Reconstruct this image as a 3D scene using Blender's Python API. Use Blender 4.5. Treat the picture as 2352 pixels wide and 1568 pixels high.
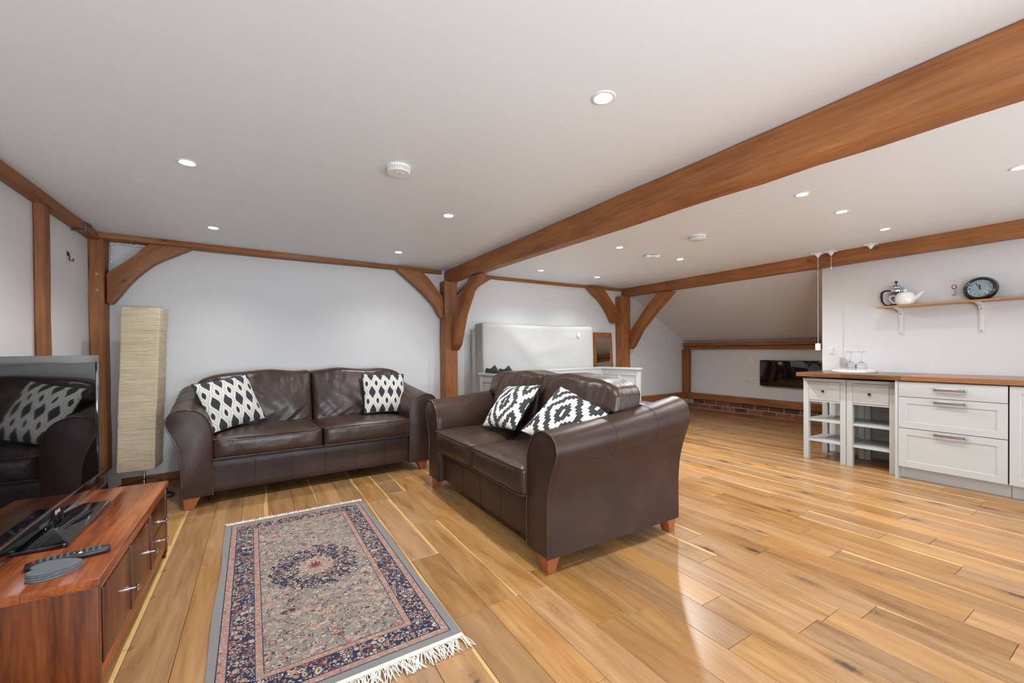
import bpy, bmesh, math, random
from mathutils import Vector, Matrix, noise as mnoise
R = math.radians
random.seed(7)
S = bpy.context.scene
COL = S.collection
for o in list(bpy.data.objects):
    bpy.data.objects.remove(o)

# ------------------------------------------------------------------ camera
def cam_axes(yaw, pitch, roll):
    y, p, r = R(yaw), R(pitch), R(roll)
    f0 = Vector((math.sin(y), math.cos(y), 0)); r0 = Vector((math.cos(y), -math.sin(y), 0)); u0 = Vector((0, 0, 1))
    f = f0*math.cos(p) - u0*math.sin(p); u = u0*math.cos(p) + f0*math.sin(p)
    return r0*math.cos(r) + u*math.sin(r), u*math.cos(r) - r0*math.sin(r), f
cam_d = bpy.data.cameras.new('camera'); cam = bpy.data.objects.new('camera', cam_d); COL.objects.link(cam)
_r, _u, _f = cam_axes(31.29, 0.41, -0.40)
cam.matrix_world = Matrix(((_r.x, _u.x, -_f.x, 0), (_r.y, _u.y, -_f.y, 0), (_r.z, _u.z, -_f.z, 1.12), (0, 0, 0, 1)))
cam_d.sensor_width = 36.0; cam_d.lens = 36.0*954.76/2352.0
cam_d.shift_y = (811.88-784.0)/2352.0
cam_d.clip_start = 0.05
S.camera = cam

# ------------------------------------------------------------------ world, daylight, exposure
W = bpy.data.worlds.new('world'); S.world = W; W.use_nodes = True
bg = W.node_tree.nodes['Background']; bg.inputs[0].default_value = (0.80, 0.88, 1.0, 1); bg.inputs[1].default_value = 1.0
def area(name, loc, rot, sx, sy, power, col):
    l = bpy.data.lights.new(name, 'AREA'); l.shape = 'RECTANGLE'; l.size = sx; l.size_y = sy; l.energy = power; l.color = col
    o = bpy.data.objects.new(name, l); COL.objects.link(o); o.location = loc; o.rotation_euler = rot
    return o
# daylight coming in through the glazing in the wall behind the camera (sky light); the two lower lamps are added fill to brighten the ceiling
DAY = (0.80, 0.90, 1.0)
area('daylight_doors', (3.55, -1.53, 1.02), (R(90), 0, 0), 2.3, 1.85, 11.5, DAY)
area('daylight_window', (0.55, -1.53, 1.25), (R(90), 0, R(-12)), 1.9, 1.2, 23, DAY)
area('ceiling_fill_doors', (3.55, -1.50, 0.35), (R(98), 0, 0), 2.2, 0.6, 5, DAY)
area('ceiling_fill_window', (0.55, -1.50, 0.75), (R(98), 0, R(-10)), 1.9, 0.3, 11, DAY)
S.view_settings.view_transform = 'Standard'; S.view_settings.look = 'None'
S.view_settings.gamma = 1.0; S.view_settings.use_curve_mapping = False
S.view_settings.exposure = 1.78
S.cycles.use_denoising = True
S.cycles.max_bounces = 6; S.cycles.diffuse_bounces = 4; S.cycles.glossy_bounces = 3
S.cycles.use_adaptive_sampling = True; S.cycles.adaptive_threshold = 0.06
S.cycles.transmission_bounces = 6; S.cycles.transparent_max_bounces = 8
S.cycles.sample_clamp_indirect = 6.0
S.cycles.caustics_reflective = False; S.cycles.caustics_refractive = False
LAMP_W = 23.5

# ------------------------------------------------------------------ material helpers
class NT:
    def __init__(s, name):
        s.m = bpy.data.materials.new(name); s.m.use_nodes = True; s.t = s.m.node_tree
        s.b = s.t.nodes['Principled BSDF']
    def n(s, typ, **kw):
        x = s.t.nodes.new('ShaderNode'+typ)
        for k, v in kw.items():
            if k.startswith('i_'):
                key = k[2:]; key = int(key) if key.isdigit() else key.replace('_', ' ')
                s.put(x.inputs[key], v)
            else: setattr(x, k, v)
        return x
    def put(s, sock, v):
        if isinstance(v, bpy.types.NodeSocket): s.t.links.new(v, sock)
        elif isinstance(v, bpy.types.Node): s.t.links.new(v.outputs[0], sock)
        else:
            if hasattr(sock.default_value, '__len__') and not isinstance(v, str):
                v = tuple(v); n = len(sock.default_value)
                if n == 4 and len(v) == 3: v = v+(1,)
            sock.default_value = v
    def math(s, op, a, b=0.0, c=0.0, clamp=False):
        x = s.t.nodes.new('ShaderNodeMath'); x.operation = op; x.use_clamp = clamp
        s.put(x.inputs[0], a); s.put(x.inputs[1], b); s.put(x.inputs[2], c)
        return x.outputs[0]
    def ramp(s, fac, stops, interp='LINEAR'):
        x = s.t.nodes.new('ShaderNodeValToRGB'); x.color_ramp.interpolation = interp
        el = x.color_ramp.elements
        while len(el) < len(stops): el.new(0.5)
        for e, (p, c) in zip(el, stops):
            e.position = p; e.color = tuple(c)+((1,) if len(c) == 3 else ())
        s.put(x.inputs[0], fac); return x.outputs[0]
    def mix(s, fac, a, b, mode='MIX'):
        x = s.t.nodes.new('ShaderNodeMix'); x.data_type = 'RGBA'; x.blend_type = mode
        s.put(x.inputs[0], fac); s.put(x.inputs[6], a); s.put(x.inputs[7], b)
        return x.outputs[2]
    def obj(s, scale=(1, 1, 1), rnd=0.0, loc=(0, 0, 0), generated=False):
        tc = s.n('TexCoord'); v = tc.outputs['Generated' if generated else 'Object']
        if rnd:
            oi = s.n('ObjectInfo'); sc = s.n('VectorMath', operation='SCALE')
            sc.inputs[0].default_value = (rnd, rnd*0.73, rnd*1.31); s.put(sc.inputs['Scale'], oi.outputs['Random'])
            ad = s.n('VectorMath', operation='ADD'); s.put(ad.inputs[0], v); s.put(ad.inputs[1], sc.outputs[0]); v = ad.outputs[0]
        mp = s.n('Mapping'); s.put(mp.inputs['Vector'], v); mp.inputs['Scale'].default_value = scale; mp.inputs['Location'].default_value = loc
        return mp.outputs[0]
    def noise(s, vec, scale=5, detail=4, rough=0.55, dist=0.0, out='Fac'):
        x = s.n('TexNoise'); s.put(x.inputs['Vector'], vec); x.inputs['Scale'].default_value = scale
        x.inputs['Detail'].default_value = detail; x.inputs['Roughness'].default_value = rough; x.inputs['Distortion'].default_value = dist
        return x.outputs[0 if out == 'Fac' else 1]
    def bump(s, h, strength=0.2, dist=0.01):
        x = s.n('Bump'); x.inputs['Strength'].default_value = strength; x.inputs['Distance'].default_value = dist
        s.put(x.inputs['Height'], h); s.put(s.b.inputs['Normal'], x.outputs[0])
    def set(s, **kw):
        names = dict(color='Base Color', rough='Roughness', metal='Metallic', spec='Specular IOR Level', coat='Coat Weight', coatr='Coat Roughness',
                     trans='Transmission Weight', ior='IOR', emit='Emission Color', emits='Emission Strength', sheen='Sheen Weight', alpha='Alpha', sss='Subsurface Weight')
        for k, v in kw.items(): s.put(s.b.inputs[names[k]], v)
        return s.m
def plain(name, col, rough=0.5, **kw):
    t = NT(name); return t.set(color=col, rough=rough, **kw)

def wood(name, stops, axis='X', rough=0.45, along=0.7, across=9.0, fine=0.35, rnd=40, bumps=0.25, knots=0.0, spec=0.5, knotcol=(0.02, 0.009, 0.004), var=0.25, coat=0.0, detail=5):
    t = NT(name); ax = 'XYZ'.index(axis)
    sc = [across]*3; sc[ax] = along
    v = t.obj(tuple(sc), rnd)
    n1 = t.noise(v, 1.0, detail, 0.6, 0.8)
    sc2 = [across*9]*3; sc2[ax] = along*5
    n2 = t.noise(t.obj(tuple(sc2), rnd), 1.0, 3, 0.6)
    fac = t.math('ADD', t.math('MULTIPLY', n1, 1-fine), t.math('MULTIPLY', n2, fine))
    col = t.ramp(fac, stops)
    if var:
        oi = t.n('ObjectInfo'); br = t.math('ADD', t.math('MULTIPLY', oi.outputs['Random'], var), 1-var*0.5)
        n3 = t.noise(t.obj((1.5, 1.5, 1.5), rnd), 1.3, 2)
        br = t.math('MULTIPLY', br, t.math('ADD', t.math('MULTIPLY', n3, 0.7), 0.65))
        hs = t.n('HueSaturation'); t.put(hs.inputs['Value'], br); t.put(hs.inputs['Color'], col); col = hs.outputs[0]
    if knots:
        sk = [5.0]*3; sk[ax] = 2.4
        vo = t.n('TexVoronoi', feature='F1'); t.put(vo.inputs['Vector'], t.obj(tuple(sk), rnd)); vo.inputs['Scale'].default_value = knots
        d = t.math('ADD', vo.outputs['Distance'], t.math('MULTIPLY', t.math('SUBTRACT', t.noise(t.obj((30, 30, 30), rnd), 1, 2), 0.5), 0.10))
        kf = t.ramp(d, [(0.0, (0.8, 0.8, 0.8)), (0.05, (0.6, 0.6, 0.6)), (0.10, (0.15, 0.15, 0.15)), (0.18, (0, 0, 0))])
        col = t.mix(kf, col, knotcol)
    t.bump(fac, bumps, 0.004)
    return t.set(color=col, rough=rough, spec=spec, coat=coat, coatr=0.15)

M = {}
def build_materials():
    t = NT('plaster_white'); n = t.noise(t.obj((1, 1, 1)), 1.1, 1); c = t.mix(n, (0.70, 0.70, 0.70), (0.74, 0.74, 0.745))
    M['wall'] = t.set(color=c, rough=0.62, spec=0.35)
    t = NT('ceiling_white'); n = t.noise(t.obj((1, 1, 1)), 0.9, 1); c = t.mix(n, (0.80, 0.855, 0.90), (0.825, 0.88, 0.925))
    M['ceil'] = t.set(color=c, rough=0.5, spec=0.4)
    # oak plank
    t = NT('oak_plank'); oi = t.n('ObjectInfo'); rnd = oi.outputs['Random']
    v = t.obj((10, 1.1, 10), 61); n1 = t.noise(v, 1, 5, 0.6, 1.4)
    n2 = t.noise(t.obj((110, 5, 110), 61), 1, 3, 0.6)
    fac = t.math('ADD', t.math('MULTIPLY', n1, 0.72), t.math('MULTIPLY', n2, 0.28))
    col = t.ramp(fac, [(0.22, (0.165, 0.062, 0.015)), (0.40, (0.325, 0.150, 0.043)), (0.56, (0.43, 0.220, 0.072)), (0.78, (0.54, 0.31, 0.117))])
    hs = t.n('HueSaturation'); t.put(hs.inputs['Color'], col)
    t.put(hs.inputs['Value'], t.math('ADD', t.math('MULTIPLY', rnd, 0.30), 0.72)); t.put(hs.inputs['Saturation'], t.math('ADD', t.math('MULTIPLY', t.math('FRACT', t.math('MULTIPLY', rnd, 17.3)), 0.14), 0.88))
    col = hs.outputs[0]
    # pale sapwood streak along one edge of some planks
    tc = t.n('TexCoord'); sx = t.n('SeparateXYZ'); t.put(sx.inputs[0], tc.outputs['Object'])
    edge = t.math('ADD', sx.outputs[0], t.math('MULTIPLY', t.math('SUBTRACT', t.noise(t.obj((0.01, 1.3, 0.01), 61), 1.0, 1), 0.5), 0.06))
    sap = t.math('MULTIPLY', t.math('GREATER_THAN', edge, 0.066), t.math('GREATER_THAN', t.math('FRACT', t.math('MULTIPLY', rnd, 7.7)), 0.62))
    col = t.mix(t.math('MULTIPLY', sap, 0.75), col, (0.66, 0.43, 0.18))
    # knots
    vo = t.n('TexVoronoi', feature='F1'); t.put(vo.inputs['Vector'], t.obj((6.5, 2.6, 6.5), 61)); vo.inputs['Scale'].default_value = 0.82
    d = t.math('ADD', vo.outputs['Distance'], t.math('MULTIPLY', t.math('SUBTRACT', t.noise(t.obj((45, 45, 45), 61), 1, 3), 0.5), 0.16))
    kf = t.ramp(d, [(0.0, (1, 1, 1)), (0.05, (0.92, 0.92, 0.92)), (0.10, (0.35, 0.35, 0.35)), (0.24, (0, 0, 0))])
    col = t.mix(kf, col, (0.045, 0.018, 0.008))
    t.bump(n1, 0.035, 0.002)
    rg = t.math('ADD', t.math('MULTIPLY', n1, 0.20), 0.20)
    M['plank'] = t.set(color=col, rough=rg, spec=0.5)
    M['joint'] = plain('joint_dark', (0.06, 0.028, 0.012), 0.8)
    oak = [(0.25, (0.125, 0.038, 0.010)), (0.42, (0.235, 0.080, 0.021)), (0.58, (0.325, 0.125, 0.036)), (0.8, (0.43, 0.195, 0.066))]
    M['oak'] = wood('oak_beam', oak, 'X', 0.55, 0.9, 7, 0.4, 40, 0.55, knots=1.5, var=0.18)
    M['peg'] = plain('peg_pale', (0.50, 0.28, 0.12), 0.6)
    M['skirt'] = wood('skirting_oak', oak, 'X', 0.5, 0.8, 12, 0.4, 40, 0.3)
    M['brick'] = None
    t = NT('brick_red'); oi = t.n('ObjectInfo'); n = t.noise(t.obj((1, 1, 1), 30), 22, 4)
    c = t.ramp(t.math('ADD', t.math('MULTIPLY', n, 0.6), t.math('MULTIPLY', oi.outputs['Random'], 0.4)), [(0.25, (0.075, 0.026, 0.015)), (0.55, (0.185, 0.062, 0.034)), (0.8, (0.30, 0.12, 0.075))])
    t.bump(n, 0.5, 0.006); M['brick'] = t.set(color=c, rough=0.85)
    t = NT('mortar'); n = t.noise(t.obj((1, 1, 1)), 60, 3); M['mortar'] = t.set(color=t.mix(n, (0.30, 0.26, 0.22), (0.46, 0.41, 0.35)), rough=0.95)
    # leather
    t = NT('leather_brown'); v = t.obj((1, 1, 1), 20)
    n = t.noise(v, 3.2, 4); c = t.ramp(n, [(0.25, (0.028, 0.0150, 0.0118)), (0.55, (0.047, 0.0248, 0.0190)), (0.8, (0.071, 0.039, 0.028))])
    vo = t.n('TexVoronoi', feature='DISTANCE_TO_EDGE'); t.put(vo.inputs['Vector'], v); vo.inputs['Scale'].default_value = 330
    h = t.math('ADD', t.math('MULTIPLY', vo.outputs['Distance'], 0.35), t.math('MULTIPLY', t.noise(v, 26, 4, 0.6), 1.0))
    t.bump(h, 0.2, 0.006); rg = t.math('ADD', t.math('MULTIPLY', t.noise(v, 9, 3), 0.20), 0.25)
    M['leather'] = t.set(color=c, rough=rg, spec=0.28)
    t = NT('leather_worn'); v = t.obj((1, 1, 1), 20); n = t.noise(v, 2.2, 4); c = t.ramp(n, [(0.25, (0.025, 0.0134, 0.0096)), (0.55, (0.043, 0.0232, 0.0160)), (0.8, (0.070, 0.038, 0.025))])
    h = t.math('ADD', t.noise(v, 24, 4, 0.6), t.math('MULTIPLY', t.noise(t.obj((3, 14, 3), 20), 3.5, 4, 0.6, 1.0), 1.2))
    t.bump(h, 0.22, 0.009); M['leather2'] = t.set(color=c, rough=t.math('ADD', t.math('MULTIPLY', t.noise(v, 9, 3), 0.2), 0.24), spec=0.42)
    M['piping'] = plain('piping_brown', (0.052, 0.026, 0.018), 0.32)
    M['seam'] = plain('seam_dark', (0.018, 0.010, 0.008), 0.6)
    M['foot'] = wood('foot_wood', [(0.2, (0.19, 0.05, 0.016)), (0.5, (0.30, 0.092, 0.030)), (0.8, (0.38, 0.14, 0.055))], 'Z', 0.35, 2, 14, 0.3, 20, 0.15)
    # sheesham
    sh = [(0.26, (0.012, 0.004, 0.002)), (0.38, (0.082, 0.017, 0.005)), (0.50, (0.175, 0.043, 0.011)), (0.62, (0.255, 0.080, 0.022)), (0.78, (0.35, 0.145, 0.048))]
    shT = [(p_, tuple(min(1, q*1.45) for q in c_)) for p_, c_ in sh]; shZ = [(0.30, sh[0][1])]+[(p_+0.07, tuple(q*0.80 for q in c_)) for p_, c_ in sh[1:]]  # one wood, with the lit top and shaded sides put into the ramps
    M['sheeshY'] = wood('sheesham_top', shT, 'Y', 0.22, 1.0, 9.5, 0.28, 33, 0.12, var=0.22, spec=0.55, detail=7)
    M['sheeshZ'] = wood('sheesham_side', shZ, 'Z', 0.27, 1.1, 11, 0.25, 33, 0.2, knots=0.8, var=0.2, spec=0.55, detail=7)
    M['walnut'] = wood('worktop_walnut', [(0.2, (0.105, 0.036, 0.014)), (0.5, (0.205, 0.085, 0.034)), (0.8, (0.30, 0.145, 0.066))], 'Y', 0.24, 1.2, 16, 0.4, 55, 0.1, var=0.7, spec=0.5)
    M['shelfoak'] = wood('shelf_oak', [(0.2, (0.34, 0.15, 0.045)), (0.5, (0.47, 0.23, 0.075)), (0.8, (0.56, 0.31, 0.12))], 'Y', 0.4, 1.2, 18, 0.4, 20, 0.1)
    M['mirrorwood'] = wood('mirror_frame', oak, 'Z', 0.4, 1.2, 18, 0.4, 20, 0.2)
    M['white'] = plain('white_lacquer', (0.46, 0.465, 0.455), 0.32)
    M['whitep'] = plain('white_plastic', (0.80, 0.80, 0.79), 0.3)
    M['whitem'] = plain('white_metal', (0.76, 0.76, 0.75), 0.35)
    M['grey'] = plain('slot_grey', (0.10, 0.10, 0.10), 0.6)
    M['plinth'] = plain('plinth_grey', (0.56, 0.555, 0.53), 0.42)
    M['carcass'] = plain('carcass_dark', (0.10, 0.095, 0.09), 0.7)
    M['steel'] = plain('brushed_steel', (0.55, 0.52, 0.48), 0.28, metal=1.0)
    M['chrome'] = plain('chrome', (0.82, 0.82, 0.84), 0.07, metal=1.0)
    M['bronze'] = plain('knob_dark', (0.035, 0.025, 0.02), 0.35)
    M['gloss'] = plain('gloss_black', (0.006, 0.006, 0.007), 0.06, coat=0.6)
    M['screen'] = plain('screen_black', (0.0025, 0.0025, 0.003), 0.03, spec=0.28)
    M['bezel'] = plain('bezel_silver', (0.16, 0.165, 0.165), 0.18, metal=0.6)
    M['black'] = plain('matt_black', (0.013, 0.013, 0.014), 0.45)
    M['blackr'] = plain('rubber_black', (0.010, 0.010, 0.010), 0.6)
    M['shoe'] = plain('shoe_black', (0.014, 0.017, 0.016), 0.42)
    t = NT('slate'); n = t.noise(t.obj((1, 1, 1), 10), 30, 5, 0.7); t.bump(n, 0.5, 0.003)
    M['slate'] = t.set(color=t.mix(n, (0.075, 0.095, 0.105), (0.17, 0.185, 0.185)), rough=0.55)
    t = NT('glass'); M['glass'] = t.set(color=(0.97, 0.98, 0.98), rough=0.02, trans=1.0, ior=1.35)
    M['porcelain'] = plain('porcelain', (0.82, 0.81, 0.78), 0.12, coat=0.4)
    M['mirror'] = plain('mirror_glass', (0.78, 0.79, 0.78), 0.02, metal=1.0)
    M['clockface'] = plain('clock_face', (0.60, 0.74, 0.80), 0.35)
    M['red'] = plain('red_enamel', (0.42, 0.015, 0.02), 0.3)
    M['emblem'] = plain('emblem_rose', (0.55, 0.38, 0.42), 0.4)
    M['strap'] = plain('strap_grey', (0.10, 0.125, 0.14), 0.45, metal=0.5)
    M['foam'] = plain('filler_white', (0.78, 0.78, 0.76), 0.85)
    t = NT('lamp_emit'); M['emit'] = t.set(color=(1, 1, 1), emit=(1.0, 0.98, 0.94), emits=14.0)
    t = NT('lamp_dim'); M['emitdim'] = t.set(color=(0.9, 0.9, 0.9), emit=(1.0, 0.98, 0.94), emits=1.0)
    # paper lamp
    t = NT('crinkled_paper'); v = t.obj((4, 4, 95)); n = t.noise(v, 1, 5, 0.65, 1.2); n2 = t.noise(t.obj((9, 9, 210)), 1, 3, 0.6, 0.8)
    h = t.math('ADD', n, t.math('MULTIPLY', n2, 0.5)); t.bump(h, 0.75, 0.012)
    M['paper'] = t.set(color=t.ramp(n, [(0.3, (0.50, 0.385, 0.235)), (0.5, (0.66, 0.545, 0.375)), (0.7, (0.77, 0.675, 0.51))]), rough=0.8)
    # white cotton cover
    t = NT('cotton_white'); n = t.noise(t.obj((1, 1, 1)), 6, 4); t.bump(n, 0.15, 0.02); M['cotton'] = t.set(color=(0.47, 0.47, 0.465), rough=0.85, sheen=0.2)
    t = NT('cotton_grey'); n = t.noise(t.obj((4, 4, 1)), 9, 4); t.bump(n, 0.35, 0.02); M['cottong'] = t.set(color=t.mix(n, (0.42, 0.41, 0.38), (0.60, 0.59, 0.56)), rough=0.9)
    M['fringe'] = plain('fringe_cream', (0.74, 0.69, 0.61), 0.85)
    # ogee lattice cushion
    def tri(t, x):
        return t.math('ABSOLUTE', t.math('SUBTRACT', t.math('MULTIPLY', t.math('FRACT', x), 2.0), 1.0))
    t = NT('fabric_ogee'); tc = t.n('TexCoord'); sx = t.n('SeparateXYZ'); t.put(sx.inputs[0], tc.outputs['Object'])
    f = tri(t, t.math('MULTIPLY', sx.outputs[0], 11.6)); g = tri(t, t.math('MULTIPLY', sx.outputs[1], 5.6))
    gs = t.ramp(g, [(0.0, (0, 0, 0)), (0.12, (0.02, 0.02, 0.02)), (0.88, (0.98, 0.98, 0.98)), (1, (1, 1, 1))])
    d = t.math('ADD', t.math('MULTIPLY', t.math('SUBTRACT', f, t.math('ADD', t.math('MULTIPLY', gs, 0.86), -0.02)), 0.5), 0.5)
    bl = (0.020, 0.020, 0.023); wh = (0.72, 0.70, 0.65)
    c = t.ramp(d, [(0, bl), (0.41, wh), (0.435, bl), (0.455, wh), (0.565, bl), (0.59, wh), (0.63, bl), (0.65, wh), (0.74, bl), (0.765, wh), (0.86, bl)], 'CONSTANT')
    wv = t.noise(t.obj((1, 1, 1)), 260, 2); t.bump(wv, 0.25, 0.002); M['ogee'] = t.set(color=c, rough=0.85, sheen=0.1)
    # stepped diamond cushion
    t = NT('fabric_diamond'); tc = t.n('TexCoord'); sx = t.n('SeparateXYZ'); t.put(sx.inputs[0], tc.outputs['Object'])
    def step(x, per):
        a = t.math('ABSOLUTE', t.math('SUBTRACT', t.math('FRACT', t.math('ADD', t.math('DIVIDE', x, per), 0.5)), 0.5))
        a = t.math('MULTIPLY', a, per); return t.math('MULTIPLY', t.math('FLOOR', t.math('DIVIDE', t.math('ADD', a, 0.009), 0.018)), 0.018)
    dd = t.math('ADD', step(sx.outputs[0], 0.325), t.math('MULTIPLY', step(sx.outputs[1], 0.43), 0.76))
    c = t.ramp(t.math('MULTIPLY', dd, 3.2), [(0, (0.76, 0.73, 0.68)), (0.045, (0.028, 0.027, 0.028)), (0.20, (0.76, 0.73, 0.68)), (0.34, (0.028, 0.027, 0.028)), (0.50, (0.76, 0.73, 0.68)), (0.66, (0.028, 0.027, 0.028)), (0.82, (0.76, 0.73, 0.68))], 'CONSTANT')
    wv = t.noise(t.obj((1, 1, 1)), 220, 2); t.bump(wv, 0.25, 0.002); M['diamond'] = t.set(color=c, rough=0.82, sheen=0.1)
    # rug
    t = NT('rug_pile'); tc = t.n('TexCoord'); sx = t.n('SeparateXYZ'); P = tc.outputs['Object']; t.put(sx.inputs[0], P)
    ax = t.math('ABSOLUTE', sx.outputs[0]); ay = t.math('ABSOLUTE', sx.outputs[1])
    e = t.math('MINIMUM', t.math('SUBTRACT', 0.42, ax), t.math('SUBTRACT', 0.865, ay))
    def vor(scale, feature='F1', dist=0.012, out='Distance'):
        no = t.n('TexNoise'); t.put(no.inputs['Vector'], P); no.inputs['Scale'].default_value = 22; no.inputs['Detail'].default_value = 3
        off = t.n('VectorMath', operation='MULTIPLY_ADD'); t.put(off.inputs[0], no.outputs['Color']); off.inputs[1].default_value = (dist*2,)*3; t.put(off.inputs[2], P)
        fl = t.n('VectorMath', operation='MULTIPLY'); t.put(fl.inputs[0], off.outputs[0]); fl.inputs[1].default_value = (1, 1, 0)
        vo = t.n('TexVoronoi', feature=feature); t.put(vo.inputs['Vector'], fl.outputs[0]); vo.inputs['Scale'].default_value = scale
        return vo
    v1 = vor(33, 'F1', 0.010); v2 = vor(80, 'F1', 0.005); v2e = vor(80, 'DISTANCE_TO_EDGE', 0.005)
    pal = [(0, (0.60, 0.47, 0.35)), (0.20, (0.50, 0.27, 0.20)), (0.40, (0.66, 0.55, 0.43)), (0.56, (0.30, 0.29, 0.30)), (0.66, (0.55, 0.33, 0.25)), (0.80, (0.68, 0.58, 0.47)), (0.92, (0.20, 0.045, 0.055))]
    navy = (0.018, 0.026, 0.062); ground = (0.325, 0.285, 0.235); rose = (0.47, 0.265, 0.22); maroon = (0.14, 0.03, 0.045)
    def cellcol(v):
        s_ = t.n('SeparateColor'); t.put(s_.inputs[0], v.outputs['Color']); return t.ramp(s_.outputs[0], pal, 'CONSTANT'), s_
    c1, s1_ = cellcol(v1); c2, s2_ = cellcol(v2)
    def flower(base, v, col, has, r):
        """blossom: dark eye, pale ring, coloured petals and a dark outline"""
        dd_ = v.outputs['Distance']
        o_ = t.mix(t.math('MULTIPLY', has, t.math('LESS_THAN', dd_, r*1.18)), base, navy)
        o_ = t.mix(t.math('MULTIPLY', has, t.math('LESS_THAN', dd_, r)), o_, col)
        o_ = t.mix(t.math('MULTIPLY', has, t.math('LESS_THAN', dd_, r*0.62)), o_, t.mix(s1_.outputs[2], maroon, (0.62, 0.50, 0.40)))
        return t.mix(t.math('MULTIPLY', has, t.math('LESS_THAN', dd_, r*0.30)), o_, navy)
    b2 = t.math('GREATER_THAN', v2e.outputs['Distance'], 0.115)
    heart2 = t.math('LESS_THAN', v2.outputs['Distance'], 0.17)
    fl2 = t.mix(heart2, c2, maroon)
    navyfl = t.mix(t.math('MULTIPLY', b2, t.math('GREATER_THAN', s2_.outputs[1], 0.18)), navy, fl2)
    navyfl = flower(navyfl, v1, c1, t.math('GREATER_THAN', s1_.outputs[1], 0.45), 0.40)
    br = t.math('ABSOLUTE', t.math('SUBTRACT', t.noise(P, 9.5, 3, 0.5, 0.9), 0.5))
    gnd = t.mix(t.noise(P, 12, 3), (0.24, 0.215, 0.19), (0.42, 0.365, 0.29))
    field = t.mix(t.math('MULTIPLY', t.math('LESS_THAN', br, 0.020), 0.8), gnd, (0.64, 0.44, 0.33))
    field = t.mix(t.math('MULTIPLY', b2, t.math('GREATER_THAN', s2_.outputs[1], 0.52)), field, fl2)
    field = t.mix(t.math('MULTIPLY', t.math('LESS_THAN', v2e.outputs['Distance'], 0.05), t.math('GREATER_THAN', t.noise(P, 30, 2), 0.52)), field, (0.045, 0.042, 0.075))
    field = flower(field, v1, c1, t.math('GREATER_THAN', s1_.outputs[1], 0.62), 0.36)
    # medallion and corner pieces
    ang = t.math('ARCTAN2', sx.outputs[1], sx.outputs[0])
    rr_ = t.math('SQRT', t.math('ADD', t.math('POWER', t.math('DIVIDE', ax, 0.205), 2), t.math('POWER', t.math('DIVIDE', t.math('ABSOLUTE', t.math('ADD', sx.outputs[1], -0.02)), 0.235), 2)))
    rr_ = t.math('ADD', rr_, t.math('MULTIPLY', t.math('SINE', t.math('MULTIPLY', ang, 16)), 0.05))
    field = t.mix(t.math('LESS_THAN', rr_, 1.0), field, navyfl)
    field = t.mix(t.math('LESS_THAN', rr_, 0.40), field, t.mix(b2, (0.42, 0.32, 0.25), fl2))
    field = t.mix(t.math('LESS_THAN', rr_, 0.13), field, (0.20, 0.04, 0.06))
    crn = t.math('ADD', t.math('DIVIDE', t.math('SUBTRACT', 0.42, ax), 0.40), t.math('DIVIDE', t.math('SUBTRACT', 0.865, ay), 0.44))
    crn = t.math('ADD', crn, t.math('MULTIPLY', t.math('SINE', t.math('MULTIPLY', t.math('SUBTRACT', ax, ay), 60)), 0.04))
    field = t.mix(t.math('LESS_THAN', crn, 0.95), field, t.mix(b2, (0.26, 0.17, 0.14), fl2))
    guard = t.mix(b2, rose, fl2); guard = t.mix(heart2, guard, navy)
    guard = t.mix(0.35, guard, rose)
    def band(lo, col, base): return t.mix(t.math('GREATER_THAN', e, lo), base, col)
    c = (0.30, 0.29, 0.275)
    c = band(0.030, navy, c); c = band(0.034, guard, c); c = band(0.060, navy, c); c = band(0.064, navyfl, c)
    c = band(0.146, navy, c); c = band(0.149, guard, c); c = band(0.172, navy, c); c = band(0.175, field, c)
    pile = t.noise(P, 330, 2); t.bump(pile, 0.6, 0.004)
    hs = t.n('HueSaturation'); t.put(hs.inputs['Color'], c); t.put(hs.inputs['Value'], t.math('ADD', t.math('MULTIPLY', pile, 0.45), 0.42)); hs.inputs['Saturation'].default_value = 1.08
    M['rug'] = t.set(color=hs.outputs[0], rough=0.95, spec=0.1, sheen=0.15)
build_materials()

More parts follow.
